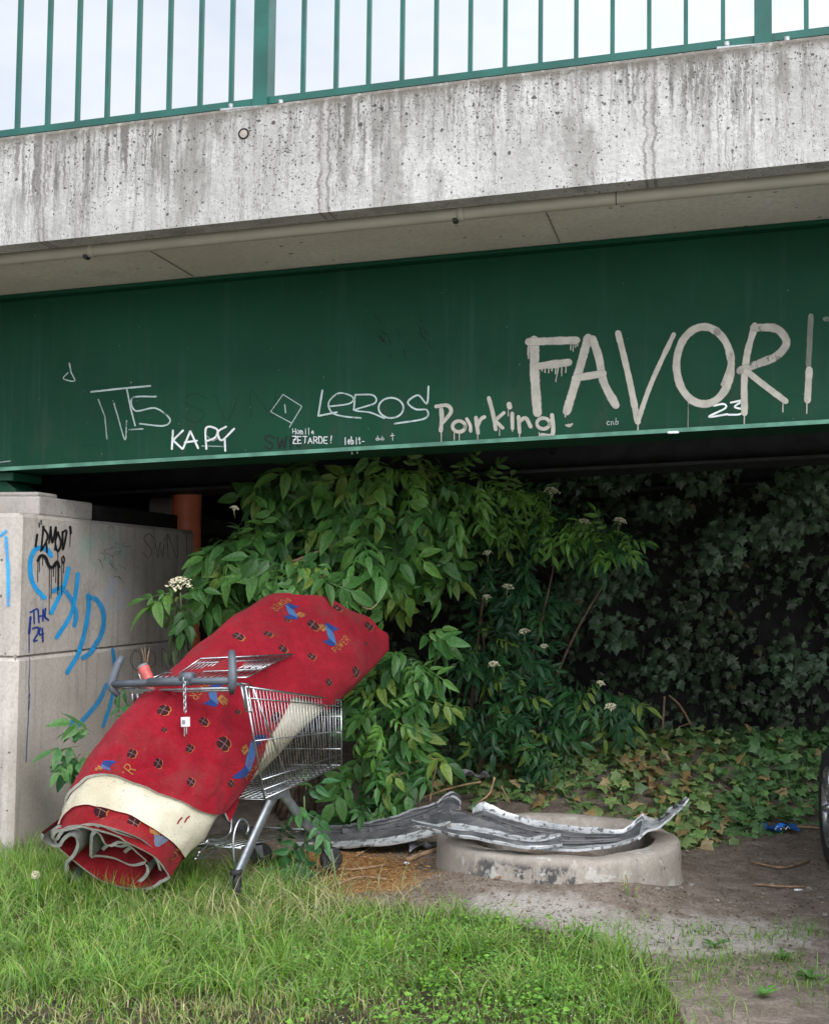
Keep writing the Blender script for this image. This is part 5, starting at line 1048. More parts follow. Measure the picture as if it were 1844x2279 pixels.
# wilted twig on the carpet and hanging wilted leaves
m = MB(); m.tube(spline([at(655, 1245, 7.1), at(700, 1262, 7.1), at(712, 1330, 6.95), at(711, 1352, 6.9)], .05), .004, M['twig'], 6); m.tube(spline([at(650, 1250, 7.2), at(720, 1222, 7.2), at(760, 1200, 7.3)], .05), .007, M['twig'], 6); m.tube(spline([at(762, 1308, 7.0), at(800, 1345, 6.9), at(825, 1356, 6.85), at(845, 1336, 6.9)], .04), .0035, M['twig'], 6); m.build('dry_twig', bA)
n_ = 60; Pw = np.stack([at(x_, y_, 7.15) for x_, y_ in zip(rng.normal(400, 13, n_), rng.uniform(1345, 1450, n_))]); foliage('wilted_leaves', [leaf_tpl(1, .22, .1, .3, 3)], Pw, np.tile([[0, 0, -1.]], (n_, 1)) + rng.normal(size=(n_, 3)) * .25, np.tile([[0, -1., 0]], (n_, 1)) + rng.normal(size=(n_, 3)) * .6, rng.uniform(.06, .12, n_), np.tile([[.06, .085, .035]], (n_, 1)) * rng.uniform(.6, 1.3, (n_, 1)), M['dead'], bA)
n_ = 26; Pw = np.stack([at(x_, y_, 7.0) for x_, y_ in zip(rng.normal(708, 12, n_), rng.uniform(1255, 1345, n_))]); foliage('brown_leaves', [leaf_tpl(1, .25, .1, .4, 3)], Pw, np.tile([[0, 0, -1.]], (n_, 1)) + rng.normal(size=(n_, 3)) * .35, rng.normal(size=(n_, 3)) + np.array([0, -1, 0]), rng.uniform(.04, .075, n_), np.tile([[.30, .12, .05]], (n_, 1)) * rng.uniform(.6, 1.3, (n_, 1)), M['dead'], bA)

BC = [(915, 1470, 60, 80, 7.3, .22, 40), (880, 1580, 85, 100, 7.3, .25, 62), (885, 1690, 70, 65, 7.3, .2, 36), (810, 1715, 50, 55, 7.2, .2, 24), (825, 1790, 45, 28, 7.2, .12, 9)]
bC = make_bush('elder_bush', 'lush elder shrub growing right beside the front end of the cart', BC, at(850, 1880, 7.4) * np.array([1, 1, 0]), [at(*q_) for q_ in ((930, 1480, 7.2), (880, 1600, 7.0), (900, 1720, 7.), (830, 1760, 6.95))], ET, .20, (1.2, 1.15, .9), [], .012)
shoots([(835, 1590, 42, 60, 6.95, .1, 10)], .17, (.13, .29, .055), bC)
BB = [(1120, 1130, 110, 60, 8.2, .3, 55), (1250, 1180, 90, 40, 8.1, .2, 40), (1360, 1210, 60, 35, 8., .15, 24), (1090, 1250, 88, 62, 8.4, .3, 52), (1160, 1340, 85, 70, 8.4, .3, 56), (1100, 1450, 78, 72, 8.2, .25, 52), (1180, 1500, 100, 75, 8.2, .3, 74), (1310, 1570, 90, 45, 8.1, .2, 50), (1100, 1590, 100, 60, 8.1, .25, 65), (1210, 1660, 45, 60, 8.1, .15, 30)]
bB = make_bush('elder_bush', 'fine leaved elder bush with cream flower heads reaching out in front of the ivy', BB, at(1090, 1760, 8.5) * np.array([1, 1, 0]), [at(*q_) for q_ in ((1120, 1130, 8.2), (1250, 1180, 8.1), (1400, 1215, 8.), (1060, 1260, 8.4), (1180, 1360, 8.4), (1060, 1450, 8.2), (1200, 1500, 8.2), (1390, 1600, 8.1), (1210, 1650, 8.1))], FT, .185, (.62, .74, .8),
    [(1228, 1092, 8.0, 48), (1380, 1158, 7.9, 40), (1130, 1305, 8., 34), (1082, 1328, 8., 26), (1098, 1478, 7.9, 34), (1210, 1438, 8.1, 26), (1336, 1520, 7.9, 26), (1358, 1572, 7.9, 36), (1165, 1405, 8.1, 34), (1300, 1160, 8., 36), (1085, 1230, 8., 30)], .016)
shoots([(1130, 1110, 90, 40, 7.95, .15, 26), (1230, 1170, 70, 30, 7.9, .12, 20), (1340, 1200, 70, 30, 7.85, .12, 20)], .19, (.14, .30, .05), bB)
# small sprouts
def sprout(px, py, Y, n, label, rx=60, ry=50, size=.19):
    r = thing('elder_sprout', label, 'plant'); P_, D = blob_pts([(px, py, rx, ry, Y, .12, n)]); x, nr = leaf_dirs(P_, D, .35, .9)
    foliage('foliage', ET[:5], P_, x, nr, rng.uniform(.75, 1.1, n) * size, GREEN[rng.integers(0, 4, n)] * rng.uniform(1., 1.5, (n, 1)), M['leaf'], r)
    b = at(px, py, Y); g = np.array([b[0] + .05, b[1], gh1(b[0], b[1])]); m = MB(); stems(m, g, list(P_[:max(3, n // 3)]), .006, M['leafstem']); m.build('stem', r)
sprout(215, 1660, 6.55, 20, 'bright elder sprout between the abutment and the carpet', 75, 60, .18)
sprout(310, 1585, 6.75, 8, 'dark elder sprout just behind the left side of the cart basket', 40, 70, .17)
sprout(670, 1815, 6.2, 9, 'leafy elder sprout at the front leg of the cart', 45, 60, .15)
sprout(640, 1890, 6.25, 6, 'low drooping elder sprout under the cart', 30, 40, .15)

# ivy ------------------------------------------------------------------------
def ivy_tpl(seed):
    r = np.random.default_rng(seed); o_ = [(0, 0), (.12, .30), (-.02, .46), (.30, .34), (.52, .50), (.56, .26), (1.0, 0), (.56, -.26), (.52, -.50), (.30, -.34), (-.02, -.46), (.12, -.30)]
    V = [(.32, 0, .03)] + [(x + r.normal() * .02, y + r.normal() * .02, -.18 * x * x - .25 * abs(y) * abs(y) + r.normal() * .03) for x, y in o_]; k = len(o_)
    return np.array(V), np.array([(0, 1 + i, 1 + (i + 1) % k) for i in range(k)]), np.array([.85] + [1.] * k)
IT = [ivy_tpl(s_) for s_ in range(4)]
iv = thing('ivy', 'dark climbing ivy covering the shaded retaining wall under the bridge', 'ivy')
n_ = 16000; u_ = rng.uniform(-3.6, 6.5, n_); z_ = rng.uniform(-.05, 3.1, n_)
bul = np.array([mnoise.noise(Vector((a * 1.5, b * 1.5, 0))) + .6 * mnoise.noise(Vector((a * 4, b * 4, 5))) for a, b in zip(u_, z_)]); dpt = .05 + np.clip(bul + .25, 0, 1.2) * .40 * rng.random(n_) ** .5
keep = rng.random(n_) < np.clip(.55 + bul, .25, 1); u_, z_, dpt, bul = u_[keep], z_[keep], dpt[keep], bul[keep]
Pi = u_[:, None] * eu + (VI - dpt)[:, None] * ev; Pi[:, 2] = z_
clu = [(1330, 1060, 120, 35, 9.3, .3, 150), (1560, 1045, 90, 50, 9.2, .3, 130), (1480, 1130, 60, 30, 9.3, .2, 60), (1680, 1180, 110, 40, 9., .3, 140), (1600, 1225, 50, 40, 8.9, .2, 60), (1780, 1100, 90, 80, 9., .35, 170), (1800, 1010, 80, 60, 9., .3, 110), (1340, 1290, 110, 50, 9.5, .25, 120), (1370, 1400, 60, 40, 9.4, .2, 60), (1270, 1330, 60, 60, 9.4, .25, 70), (1480, 1480, 60, 50, 9.8, .2, 50), (1770, 1470, 70, 50, 9.5, .25, 70), (1100, 1700, 130, 70, 8.9, .3, 160), (1230, 1640, 120, 80, 9.2, .3, 130), (960, 1680, 80, 60, 8.8, .2, 60)]
Pc, Dc = blob_pts(clu); Pi2 = np.concatenate([Pi, Pc]); k = len(Pi2)
xv = np.tile([[0, -.15, -1.]], (k, 1)) + rng.normal(size=(k, 3)) * .55; nv_ = np.tile(-ev[None] + np.array([[0, 0, .55]]), (k, 1)) + rng.normal(size=(k, 3)) * .42
ti = np.array([[.020, .064, .032], [.030, .086, .040], [.016, .050, .028], [.036, .096, .040]])[rng.integers(0, 4, k)] * rng.uniform(.7, 1.3, (k, 1)) * np.where(np.arange(k) < len(Pi), .24, .95)[:, None]  # leaves close to the wall tinted much darker: shade put into their colour
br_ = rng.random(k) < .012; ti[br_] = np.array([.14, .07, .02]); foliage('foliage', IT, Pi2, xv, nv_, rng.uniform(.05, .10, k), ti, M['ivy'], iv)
m = MB()
for k in range(14):
    u = rng.uniform(-1, 5); pth = [l2w((u + .25 * mnoise.noise(Vector((z * 1.5, k * 3, 0))), VI - .05 - .1 * rng.random(), z)) for z in np.linspace(0, 2.9, 14)]; m.tube(pth, .006, M['rwall'], 6)
m.build('stem', iv)
for L_, Y, lb in (([(1472, 1690), (1474, 1620), (1478, 1550)], 9.0, 'thin bare upright stick rising from the ivy heap'), ([(1556, 1662), (1535, 1610), (1512, 1570), (1488, 1548)], 9.1, 'bent bare stick leaning over the ivy heap')):
    t_ = thing('bare_stick', lb, 'stick'); m = MB(); m.tube(spline([at(x, y, Y) for x, y in L_], .05), .008, M['twig'], 6); 
    m.tube([at((L_[1][0]), L_[1][1], Y), at(L_[1][0] - 25, L_[1][1] + 8, Y)], .004, M['twig'], 5); m.build('stem', t_)
# ivy heap on the ground
n_ = 15000; X = rng.uniform(-.4, 4.6, n_); Y = rng.uniform(7.0, 10.2, n_); z_ = gh(X, Y); Pg = np.stack([X, Y, z_], -1); qg = proj(Pg)
edge = np.interp(qg[:, 0], [900, 1000, 1150, 1300, 1500, 1540, 1600, 1700, 1800, 1900, 2300], [1760, 1775, 1785, 1800, 1870, 1890, 1870, 1850, 1820, 1815, 1800])
kp = (qg[:, 1] < edge + rng.normal(0, 14, n_)) & (np.hypot(X - RC[0], Y - RC[1]) > RR + .05) & (X > .15 - (Y - 8) * .2); Pg = Pg[kp]; qg = qg[kp]; k = len(Pg)
Pg[:, 2] += rng.random(k) ** 2 * .12 + .01
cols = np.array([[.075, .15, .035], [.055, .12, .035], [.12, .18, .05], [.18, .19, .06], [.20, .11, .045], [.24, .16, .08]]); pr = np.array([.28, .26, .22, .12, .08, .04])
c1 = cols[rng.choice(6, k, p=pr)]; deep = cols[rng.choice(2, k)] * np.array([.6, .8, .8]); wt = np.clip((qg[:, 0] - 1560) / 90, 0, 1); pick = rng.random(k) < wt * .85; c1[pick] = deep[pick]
brown = .75 * np.exp(-((qg[:, 0] - 1440) / 45) ** 2 - ((qg[:, 1] - 1740) / 60) ** 2) > rng.random(k) * 1.1; c1[brown] = cols[rng.choice([4, 5], brown.sum())]
a = rng.uniform(0, 2 * math.pi, k); xg = np.stack([np.cos(a), np.sin(a), -.25 + rng.normal(0, .3, k)], -1); ng = np.tile([[0, -.55, 1.]], (k, 1)) + rng.normal(size=(k, 3)) * .45
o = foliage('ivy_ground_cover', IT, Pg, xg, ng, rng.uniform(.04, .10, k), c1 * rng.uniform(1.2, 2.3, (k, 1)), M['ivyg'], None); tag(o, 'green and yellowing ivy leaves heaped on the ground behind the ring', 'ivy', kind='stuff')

# ------------------------------------------------------------------ grass
def blades(P_, h, wd, bend, tint, seg=4):
    n = len(P_); az = rng.uniform(0, 2 * math.pi, n); d = np.stack([np.cos(az), np.sin(az), 0 * az], -1); side_ = np.stack([-np.sin(az + rng.normal(0, .8, n)), np.cos(az + rng.normal(0, .8, n)), 0 * az], -1)
    ts = np.linspace(0, 1, seg + 1); V = np.zeros((n, 2 * seg + 1, 3))
    for i, t in enumerate(ts):
        c = P_ + d * (bend * h * t * t)[:, None] + np.array([0, 0, 1]) * (h * (t - .42 * bend * t * t))[:, None]
        if i < seg:
            w_ = (wd * (1 - t * .75))[:, None] * side_ / 2; V[:, 2 * i] = c - w_; V[:, 2 * i + 1] = c + w_
        else: V[:, 2 * seg] = c
    T = []
    for i in range(seg - 1): T += [(2 * i, 2 * i + 1, 2 * i + 3), (2 * i, 2 * i + 3, 2 * i + 2)]
    T.append((2 * seg - 2, 2 * seg - 1, 2 * seg)); T = np.array(T)
    sh = np.interp(np.arange(2 * seg + 1), [0, 2 * seg], [.8, 1.1])
    return V.reshape(-1, 3), (T[None] + (np.arange(n) * (2 * seg + 1))[:, None, None]).reshape(-1, 3), (tint[:, None, :] * sh[None, :, None]).reshape(-1, 3)
n_ = 120000; X = rng.uniform(-2.6, 1.2, n_); Y = rng.uniform(3.4, 6.7, n_); Pg = np.stack([X, Y, gh(X, Y) - .005], -1); qg = proj(Pg); mk = grass_mask(Pg)
ln = np.array([mnoise.noise(Vector((x * 2.2, y * 2.2, 0))) for x, y in zip(X, Y)]); ln2 = np.array([mnoise.noise(Vector((x * 7, y * 7, 9))) for x, y in zip(X, Y)])
right = np.clip((qg[:, 0] - 780) / 250, 0, 1); bare = np.clip((qg[:, 1] - 2190) / 60, 0, 1) * (1 - right) 
dens = mk * np.clip(.58 + .75 * ln2, .12, 1) * (1 - .45 * right) * (1 - .25 * bare) * (qg[:, 0] < 1560)
kp = (rng.random(n_) < dens) & ~((l_ := (Pg @ eu)) < UA + .01) | ((rng.random(n_) < dens) & (Pg @ ev < VA - .02) & (Pg @ eu < UA + .01)); Pg, qg, ln, right, bare = Pg[kp], qg[kp], ln[kp], right[kp], bare[kp]; k = len(Pg)
tall = np.clip(1 - (qg[:, 1] - 1900) / 220, .0, 1)
h = rng.uniform(.45, 1.2, k) * (.095 + .11 * tall * np.clip((680 - qg[:, 0]) / 120, 0, 1) + .045 * ln - .035 * right - .035 * bare + .05 * np.exp(-((qg[:, 0] - 1370) / 120) ** 2))
gc = np.array([[.15, .31, .034], [.195, .37, .042], [.095, .215, .030], [.26, .41, .06], [.38, .40, .12], [.50, .44, .22]]); pw2 = [.28, .25, .22, .14, .07, .04]
tn = gc[rng.choice(6, k, p=pw2)]; strw = rng.random(k) < (.045 + .34 * bare); tn[strw] = np.array([.46, .40, .21])
parts = [blades(Pg, np.clip(h, .025, .3), rng.uniform(.0032, .0075, k), rng.uniform(.1, 1.3, k), tn * rng.uniform(.5, 1.4, (k, 1)))]
# loose tall tufts
nt_ = 230; tx, ty = rng.uniform(-60, 1440, nt_), rng.uniform(1930, 2230, nt_); okk = ty > np.interp(tx, GE[0], GE[1]) + 10; tp = [onz(a, b) for a, b in zip(tx[okk], ty[okk])]; tp = [p_ for p_ in tp if p_ @ ev < VA - .05 or p_ @ eu > UA + .08]
Pt = np.concatenate([p_ + rng.normal(size=(38, 3)) * np.array([.035, .03, 0]) for p_ in tp]); Pt[:, 2] = gh(Pt[:, 0], Pt[:, 1]); kt = len(Pt); hh = np.repeat(rng.uniform(.10, .22, len(tp)), 38) * rng.uniform(.5, 1.15, kt)
parts.append(blades(Pt, hh, rng.uniform(.004, .0075, kt), rng.uniform(.3, 1.5, kt), gc[rng.choice(6, kt, p=[.27, .25, .25, .13, .06, .04])] * np.repeat(rng.uniform(.75, 1.25, (len(tp), 1)), 38, 0) * rng.uniform(.85, 1.15, (kt, 1)), 5))
nt_ = 130; tp = [onz(a, b) for a, b in zip(rng.uniform(-40, 640, nt_), rng.uniform(1950, 2030, nt_))]; tp = [p_ for p_ in tp if (p_ @ ev < VA - .04 or p_ @ eu > UA + .06)]
Pt = np.concatenate([p_ + rng.normal(size=(30, 3)) * np.array([.04, .03, 0]) for p_ in tp]); Pt[:, 2] = gh(Pt[:, 0], Pt[:, 1]); kt = len(Pt); hh = np.repeat(rng.uniform(.11, .22, len(tp)), 30) * rng.uniform(.5, 1.15, kt)
parts.append(blades(Pt, hh, rng.uniform(.0035, .0065, kt), rng.uniform(.15, 1.2, kt), gc[rng.choice(6, kt, p=[.27, .25, .25, .13, .06, .04])] * rng.uniform(.75, 1.2, (kt, 1)), 5))
nt_ = 80; tp = [onz(a, b) for a, b in zip(rng.uniform(70, 470, nt_), rng.uniform(1968, 2005, nt_))]
Pt = np.concatenate([p_ + rng.normal(size=(16, 3)) * np.array([.035, .02, 0]) for p_ in tp]); Pt[:, 2] = gh(Pt[:, 0], Pt[:, 1]); kt = len(Pt); hh = np.repeat(rng.uniform(.14, .27, len(tp)), 16) * rng.uniform(.5, 1.1, kt)
parts.append(blades(Pt, hh, rng.uniform(.003, .0055, kt), rng.uniform(.05, .8, kt), gc[rng.choice(6, kt, p=[.25, .25, .22, .14, .08, .06])] * rng.uniform(.7, 1.2, (kt, 1)), 5))
# straw coloured flattened stalks
ns = 800; X = rng.uniform(-1.0, .15, ns); q_ = onz(620, 2020); Xs = rng.normal(q_[0], .33, ns); Ys = rng.normal(q_[1] - .1, .26, ns); Ps = np.stack([Xs, Ys, gh(Xs, Ys) + .01], -1)
parts.append(blades(Ps, rng.uniform(.10, .24, ns), rng.uniform(.003, .006, ns), rng.uniform(.5, 1.5, ns), np.tile([[.56, .50, .27]], (ns, 1)) * rng.uniform(.6, 1.15, (ns, 1))))
# sparse blades on the bare earth
ns = 2200; cs = rng.integers(0, 60, ns); cc = np.array([onz(rng.uniform(1080, 1843), rng.uniform(2060, 2290)) for _ in range(60)]); Ps = cc[cs] + rng.normal(size=(ns, 3)) * np.array([.07, .06, 0]); Ps[:, 2] = gh(Ps[:, 0], Ps[:, 1])
parts.append(blades(Ps, rng.uniform(.02, .085, ns), rng.uniform(.003, .005, ns), rng.uniform(.3, 1.2, ns), gc[rng.choice(4, ns)] * rng.uniform(.7, 1.2, (ns, 1))))
V, T, C = cat_mesh(parts); o = tri_mesh('grass', V, T, C, M['grass']); tag(o, 'rough green grass with dry straw stalks in the foreground', 'grass', kind='stuff')
# low herbs with tiny white flowers
n_ = 15000; X = rng.uniform(-.9, 1.3, n_); Y = rng.uniform(3.5, 5.6, n_); Pg = np.stack([X, Y, gh(X, Y)], -1); qg = proj(Pg); nz_ = np.array([mnoise.noise(Vector((x * 3, y * 3, 4))) for x, y in zip(X, Y)])
dn = grass_mask(Pg) * np.clip((qg[:, 0] - 600) / 250, 0, 1) * np.clip(.65 + nz_ * 1.2, 0, 1) * np.clip((1400 - qg[:, 0]) / 200, 0, 1); kp = rng.random(n_) < dn; Pg = Pg[kp]; k = len(Pg); Pg[:, 2] += rng.uniform(.01, .075, k)
a = rng.uniform(0, 2 * math.pi, k); xg = np.stack([np.cos(a), np.sin(a), rng.normal(.1, .35, k)], -1); ng = np.tile([[0, -.25, 1.]], (k, 1)) + rng.normal(size=(k, 3)) * .4
cl_ = np.array([[.14, .31, .045], [.18, .36, .055], [.11, .25, .045]])[rng.integers(0, 3, k)] * rng.uniform(.8, 1.2, (k, 1))
V1 = []; 
o = foliage('low_herbs', [leaf_tpl(1, .75, .15, .2, 3), leaf_tpl(1, .55, .2, .2, 3)], Pg, xg, ng, rng.uniform(.010, .026, k), cl_, M['grass'], None); tag(o, 'low bright green herbs spreading through the grass', 'herbs', kind='stuff')
n_ = 1500; Xf, Yf = rng.uniform(-.7, .9, n_), rng.uniform(3.9, 5.4, n_); Pf = np.stack([Xf, Yf, gh(Xf, Yf)], -1); nz_ = np.array([mnoise.noise(Vector((x * 3.5, y * 3.5, 14))) for x, y in zip(Xf, Yf)]); qf = proj(Pf)
kp = (nz_ > -.05) & (grass_mask(Pf) > .6) & (qf[:, 0] > 650) & (qf[:, 0] < 1400); Pf = Pf[kp]; k = len(Pf); Pf[:, 2] += rng.uniform(.05, .12, k)
o = foliage('tiny_white_flowers', [leaf_tpl(1, .9, .1, .2, 2)], Pf, rng.normal(size=(k, 3)), np.tile([[0, -.3, 1.]], (k, 1)) + rng.normal(size=(k, 3)) * .3, rng.uniform(.003, .0055, k), np.tile([[.60, .66, .46]], (k, 1)), M['grass'], None); tag(o, 'tiny white chickweed flowers above the herbs', 'flowers', kind='stuff')
# wood chips
n_ = 4500; qx, qy = rng.normal(740, 150, n_), rng.normal(1950, 32, n_); Pk = np.stack([onz(a, b) for a, b in zip(qx, qy)]); Pk[:, 2] = gh(Pk[:, 0], Pk[:, 1]) + rng.uniform(.002, .014, n_); a = rng.uniform(0, 6.3, n_)
o = foliage('wood_chips', [leaf_tpl(1, .25, .05, .3, 2)], Pk, np.stack([np.cos(a), np.sin(a), rng.normal(0, .15, n_)], -1), np.tile([[0, 0, 1.]], (n_, 1)) + rng.normal(size=(n_, 3)) * .3, rng.uniform(.01, .035, n_), np.array([[.40, .21, .08], [.30, .15, .06], [.50, .30, .13], [.20, .11, .05]])[rng.integers(0, 4, n_)], M['dead'], None); tag(o, 'orange brown wood chips spread under the cart', 'wood chips', kind='stuff')
# leaf litter and grit on the earth
n_ = 7500; qx, qy = rng.uniform(880, 1990, n_), 1860 + 330 * rng.random(n_) ** 1.5; Pk = np.stack([onz(a, b) for a, b in zip(qx, qy)]); Pk = Pk[np.hypot(Pk[:, 0] - RC[0], Pk[:, 1] - RC[1]) > RR + .03]; k = len(Pk); Pk[:, 2] = gh(Pk[:, 0], Pk[:, 1]) + .006; a = rng.uniform(0, 6.3, k)
o = foliage('leaf_litter', [leaf_tpl(1, .3, .05, .3, 2), leaf_tpl(1, .6, .2, .4, 2)], Pk, np.stack([np.cos(a), np.sin(a), rng.normal(0, .15, k)], -1), np.tile([[0, 0, 1.]], (k, 1)) + rng.normal(size=(k, 3)) * .35, rng.uniform(.005, .024, k), np.array([[.20, .14, .10], [.12, .085, .06], [.30, .24, .18], [.08, .06, .045], [.36, .31, .26]])[rng.integers(0, 5, k)], M['dead'], None); tag(o, 'brown leaf litter and grit scattered on the bare earth', 'leaf litter', kind='stuff')

# weeds with broad leaves
def rosette(px, py, n, size, label, name='weed', col=(.07, .17, .04), up=.7):
    g = onz(px, py); g[2] = gh1(g[0], g[1]); r = thing(name, label, 'plant', tuple(g)); a = np.linspace(0, 2 * math.pi, n, endpoint=False) + rng.normal(0, .3, n)
    x = np.stack([np.cos(a), np.sin(a), up + rng.normal(0, .25, n)], -1); nr = np.stack([-np.cos(a) * .5, -np.sin(a) * .5 - .3, np.full(n, .8)], -1)
    foliage('leaves', [leaf_tpl(1, .3, .3, .3, 4)], np.tile([[0, 0, .005]], (n, 1)), x, nr, rng.uniform(.6, 1.1, n) * size, np.tile([col], (n, 1)) * rng.uniform(.8, 1.2, (n, 1)), M['leaf'], r)
rosette(612, 1975, 7, .15, 'broad leaved dandelion weed beside the rear cart wheel', up=1.1); rosette(668, 1985, 6, .15, 'upright grey green weed on the edge of the wood chips', col=(.06, .13, .06), up=1.6)
rosette(1590, 2115, 8, .07, 'small green weed alone on the pale silt'); rosette(1745, 2145, 9, .06, 'low weed on bare soil near the right edge'); rosette(1700, 2235, 8, .07, 'bright weed with upright leaves in the wet soil', col=(.11, .26, .05), up=1.1); rosette(1310, 2095, 9, .09, 'weed tuft at the rim of the grass'); rosette(1800, 2190, 9, .07, 'leafy weed at the far right of the bare soil', col=(.09, .2, .05)); rosette(1230, 2225, 10, .13, 'large flat leaved weed among the herbs', col=(.10, .23, .05), up=.3); rosette(1130, 2150, 8, .11, 'pale leaved weed in the middle of the herbs', col=(.13, .27, .07), up=.5)
# tall flower stalk weeds at the silt
for px, py, hgt, lb in ((1400, 2030, .15, 'yellowish thin weed stalk in front of the ring'), (1325, 2010, .12, 'thin pale dry weed stalk in front of the ring, left of the yellowish one')):
    g = onz(px, py); t_ = thing('weed_stalk', lb, 'plant', tuple(g)); m = MB()
    for k in range(4):
        d = np.array([rng.uniform(-.05, .05), 0, hgt * rng.uniform(.7, 1.1)]); m.tube([(0, 0, 0), d * .6 + np.array([.005, 0, 0]), d], .002, M['leafstem'], 5)
        for j in range(5): q_ = d * (.7 + .08 * j) + rng.normal(size=3) * .008; m.lathe([(0, -.004), (.0035, 0), (0, .004)], q_, M['yellow'], 6)
    m.build('stalk', t_)
g = onz(75, 2022); t_ = thing('dandelion_clock', 'grey white dandelion seed head standing in the left grass', 'dandelion', tuple(g)); m = MB(); m.tube([(0, 0, 0), (.004, 0, .13)], .002, M['leafstem'], 5); m.build('stalk', t_)
m = MB(); c_ = np.array([.004, 0, .145])
for k in range(90): d = norm(rng.normal(size=3)); m.tube([c_, c_ + d * .018], .0006, M['flower'], 3); m.lathe([(0, -.001), (.0035, .0), (0, .001)], c_ + d * .018, M['flower'], 5, d)
m.build('seed_head', t_)

# ------------------------------------------------------------------ litter, twigs, stones
def lump(px, py, r, mat, flat=.5, seed=0):
    g = onz(px, py); g[2] = gh1(g[0], g[1]); bm_ = MB(); n1, n2 = 7, 10; vs = []
    for i in range(n1 + 1):
        for j in range(n2):
            a, b = math.pi * i / n1, 2 * math.pi * j / n2; p = Vector((math.sin(a) * math.cos(b), math.sin(a) * math.sin(b), math.cos(a))); k = 1 + .45 * mnoise.noise(p * 1.3 + Vector((seed * 3.1, 0, 0))); vs.append((p.x * r * k * 1.3, p.y * r * k, p.z * r * k * flat + r * flat * .6))
    bm_.add(vs, [(i * n2 + j, (i + 1) * n2 + j, (i + 1) * n2 + (j + 1) % n2, i * n2 + (j + 1) % n2) for i in range(n1) for j in range(n2)], mat, mat is not M['stone']); return bm_, g
for k in range(30):
    px, py = rng.uniform(1150, 1840), rng.uniform(1960, 2110)
    bm_, g = lump(px, py, rng.uniform(.005, .014), M['stone'], .7, k); o = bm_.build('stone'); o.location = g; tag(o, 'small grey stone lying on the bare earth beside the grass', 'stone', 'small stones on the bare earth')
bm_, g = lump(1490, 1940, .035, M['stone'], .5, 60); o = bm_.build('stone'); o.location = g; tag(o, 'biggest grey stone, lying at the foot of the ring', 'stone')
def flat_litter(name, px, py, w_, d_, mat, label, cat, seed=0, h=.02):
    g = onz(px, py); g[2] = gh1(g[0], g[1]) + .008; m = MB(); fn = lambda a, b: (a * w_ * (1 + .25 * mnoise.noise(Vector((b * 3, seed, 0)))), b * d_ * (1 + .3 * mnoise.noise(Vector((a * 3, seed, 5)))), h * (.5 + mnoise.noise(Vector((a * 3.1, b * 3.1, seed)))))
    m.grid(fn, np.linspace(-.5, .5, 12), np.linspace(-.5, .5, 8), mat); m.grid(lambda a, b: tuple(np.array(fn(a, b)) - np.array([0, 0, .002])), np.linspace(-.5, .5, 12), np.linspace(-.5, .5, 8), mat, flip=True); o = m.build(name); o.location = g; return tag(o, label, cat), m
o, _ = flat_litter('wrapper', 1735, 1862, .18, .13, M['bluewrap'], 'crumpled blue wrapper with pale printing lying before the ivy', 'wrapper', 3, .05)
m = MB(); 
for k in range(3): m.tube([(-.045 + k * .03, -.062, .022), (-.03 + k * .03, -.05, .04), (-.02 + k * .03, -.055, .028)], .003, M['white'], 5)
pr_ = m.build('printing', o)
o, _ = flat_litter('foil_scrap', 1055, 1725, .18, .10, M['foil'], 'crumpled silver foil lying behind the bumpers', 'foil', 8, .06)
o.location = at(1055, 1735, 7.9)
o, _ = flat_litter('plastic_bag', 945, 1905, .16, .10, M['foil'], 'crumpled clear plastic scrap in the shade left of the ring', 'plastic scrap', 12, .05)
for i, (px, py, lb) in enumerate(((1776, 1977, 'white cigarette butt on the earth near the right edge'), (1275, 1968, 'white cigarette butt at the foot of the ring'))):
    g = onz(px, py); m = MB(); m.tube([(-.02, 0, .008), (.02, .004, .008)], .0055, M['white'], 8); o = m.build('cigarette_butt'); o.location = (g[0], g[1], gh1(g[0], g[1])); tag(o, lb, 'cigarette butt')
o, _ = flat_litter('paper_scrap', 905, 1938, .03, .02, M['white'], 'tiny white paper scrap on the wood chips', 'paper scrap', 5, .01)
tw = [([(905, 1700), (968, 1690), (965, 1730), (955, 1790)], 7.2, 'curved brown twig standing behind the bumpers'), ([(1100, 1730), (1090, 1765), (1060, 1790)], 7., 'short twig stuck up beside the bumper edge'), ([(1115, 1750), (1135, 1790)], 7.4, 'straight thin twig behind the ring'),
      ([(900, 1790), (1000, 1755), (1070, 1740)], 7.3, 'long thin twig lying behind the bumpers'), ([(905, 1925), (940, 1918), (970, 1915)], None, 'thick broken branch on the wood chips near the ring'), ([(750, 1970), (800, 1955), (860, 1965)], None, 'pale thin twig in the wood chips'), ([(790, 1905), (840, 1880), (880, 1860)], None, 'dry twig leaning at the bumper'), ([(1100, 2000), (1150, 1985), (1165, 1970)], None, 'dark forked twig on the pale dirt'),
      ([(1670, 1915), (1740, 1925), (1800, 1912)], None, 'grey twig near the car wheel'), ([(1700, 1855), (1770, 1853), (1830, 1855)], None, 'straight brown stick beside the blue wrapper'), ([(1680, 1960), (1750, 1965), (1790, 1966)], None, 'pale twig flat on the earth'), ([(700, 1925), (780, 1935), (860, 1930)], None, 'bent twig under the cart front'), ([(590, 1930), (660, 1905), (700, 1880)], None, 'twig under the cart tray')]
for L_, Y, lb in tw:
    P_ = [at(x, y, Y) for x, y in L_] if Y else [onz(x, y, .012) + np.array([0, 0, gh1(*onz(x, y)[:2])]) for x, y in L_]
    t_ = MB(); t_.tube(spline(P_, .03), .006 if 'thick' not in lb else .016, M['twig'], 6); o = t_.build('twig'); tag(o, lb, 'twig')

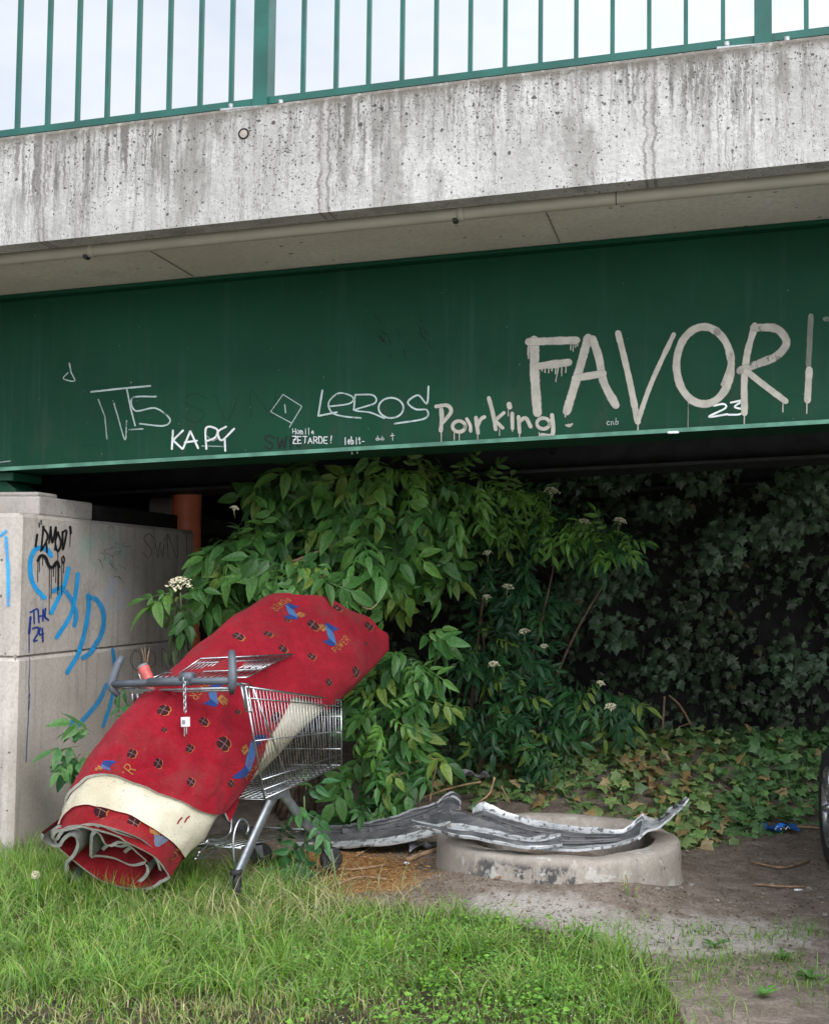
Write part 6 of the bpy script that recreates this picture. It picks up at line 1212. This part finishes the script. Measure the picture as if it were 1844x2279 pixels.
# ------------------------------------------------------------------ parked car at the right edge
hd = R_(9.5); dF = np.array([math.sin(hd), math.cos(hd), 0]); dL = np.array([-math.cos(hd), math.sin(hd), 0])
wc = at(1851, 1800, 6.62); wc[2] = .315
cr = thing('parked_car', 'dark parked car of which only the edge of one wheel shows at the right', 'car', (wc[0], wc[1], 0))
def K(a, l, z): return dF * a + dL * l + np.array([0, 0, z])    # along, to its left side, up
def wheel(a, l, sg):
    c = K(a, l, .315); ax = dL * sg
    m = MB(); m.lathe([(.20, .02), (.235, .03), (.285, .028), (.305, .012), (.315, -.02), (.315, -.14), (.30, -.18), (.2, -.18)], c, M['rubber'], 40, ax); w_ = m.build('wheel', cr)
    m = MB(); m.lathe([(.205, .015), (.21, .024), (.195, .022), (.19, -.03), (.19, -.1)], c, M['alloy'], 40, ax); m.lathe([(0, .01), (.05, .008), (.055, -.04)], c, M['alloy'], 20, ax)
    up = np.array([0, 0, 1.]); t2 = np.cross(ax, up)
    for k in range(7):
        an = 2 * math.pi * k / 7; d = math.cos(an) * up + math.sin(an) * t2; m.tube([c + d * .04 + ax * .0, c + d * .19 + ax * .012], [.024, .017], M['alloy'], 6)
    m.build('rim', w_); m = MB(); m.lathe([(.19, -.1), (0, -.1)], c, M['dark'], 24, ax); m.build('brake_disc', w_)
for a in (0, -2.6):
    for l, sg in ((.0, 1), (-1.55, -1)): wheel(a, l, sg)
m = MB(); prof = [(-3.35, .40, .62), (-3.3, .55, .95), (-3.2, .9, 1.0), (-2.5, .95, 1.38), (-1.9, .95, 1.44), (-1.0, .95, 1.42), (-.45, .92, .98), (.1, .88, .92), (.42, .72, .78), (.55, .5, .66)]
sec_ = []
for a, zm, zt_ in prof:
    ins = .10 if -3.3 < a < .1 else (.45 if a > .4 else .3); gl = .28 if -2.9 < a < -.5 else 0
    arch = .66 if (abs(a) < .3 or abs(a + 2.6) < .3) else .22
    sec_.append([K(a, -.02 - (.35 if a > .4 else .10 if a > .1 else 0), arch), K(a, -.02 - (.3 if a > .4 else .06 if a > .1 else 0), zm * .8), K(a, -.06 - ins * .3, zm), K(a, -.10 - gl - ins, zt_), K(a, -.775, zt_ + .02), K(a, -1.45 + gl + ins, zt_), K(a, -1.49 + ins * .3, zm), K(a, -1.53 + (.3 if a > .4 else 0), zm * .8), K(a, -1.53 + (.35 if a > .4 else 0), arch)])
vs = [p for s_ in sec_ for p in s_]; n = 9
m.add(vs, [(i * n + j, i * n + j + 1, (i + 1) * n + j + 1, (i + 1) * n + j) for i in range(len(prof) - 1) for j in range(n - 1)] + [tuple(range(n)), tuple((len(prof) - 1) * n + j for j in range(n))[::-1]], M['carpaint'])
o = m.build('body', cr); sd = o.modifiers.new('s', 'SUBSURF'); sd.levels = 2; sd.render_levels = 2
m = MB(); m.box((0, 0, 0), (.001, .001, .001), M['dark'])
m = MB(); m.grid(lambda a, b: K(a, -.05 + b, .28), [-3.2, .4], [-1.4, -.0], M['dark']); m.build('underbody', cr)
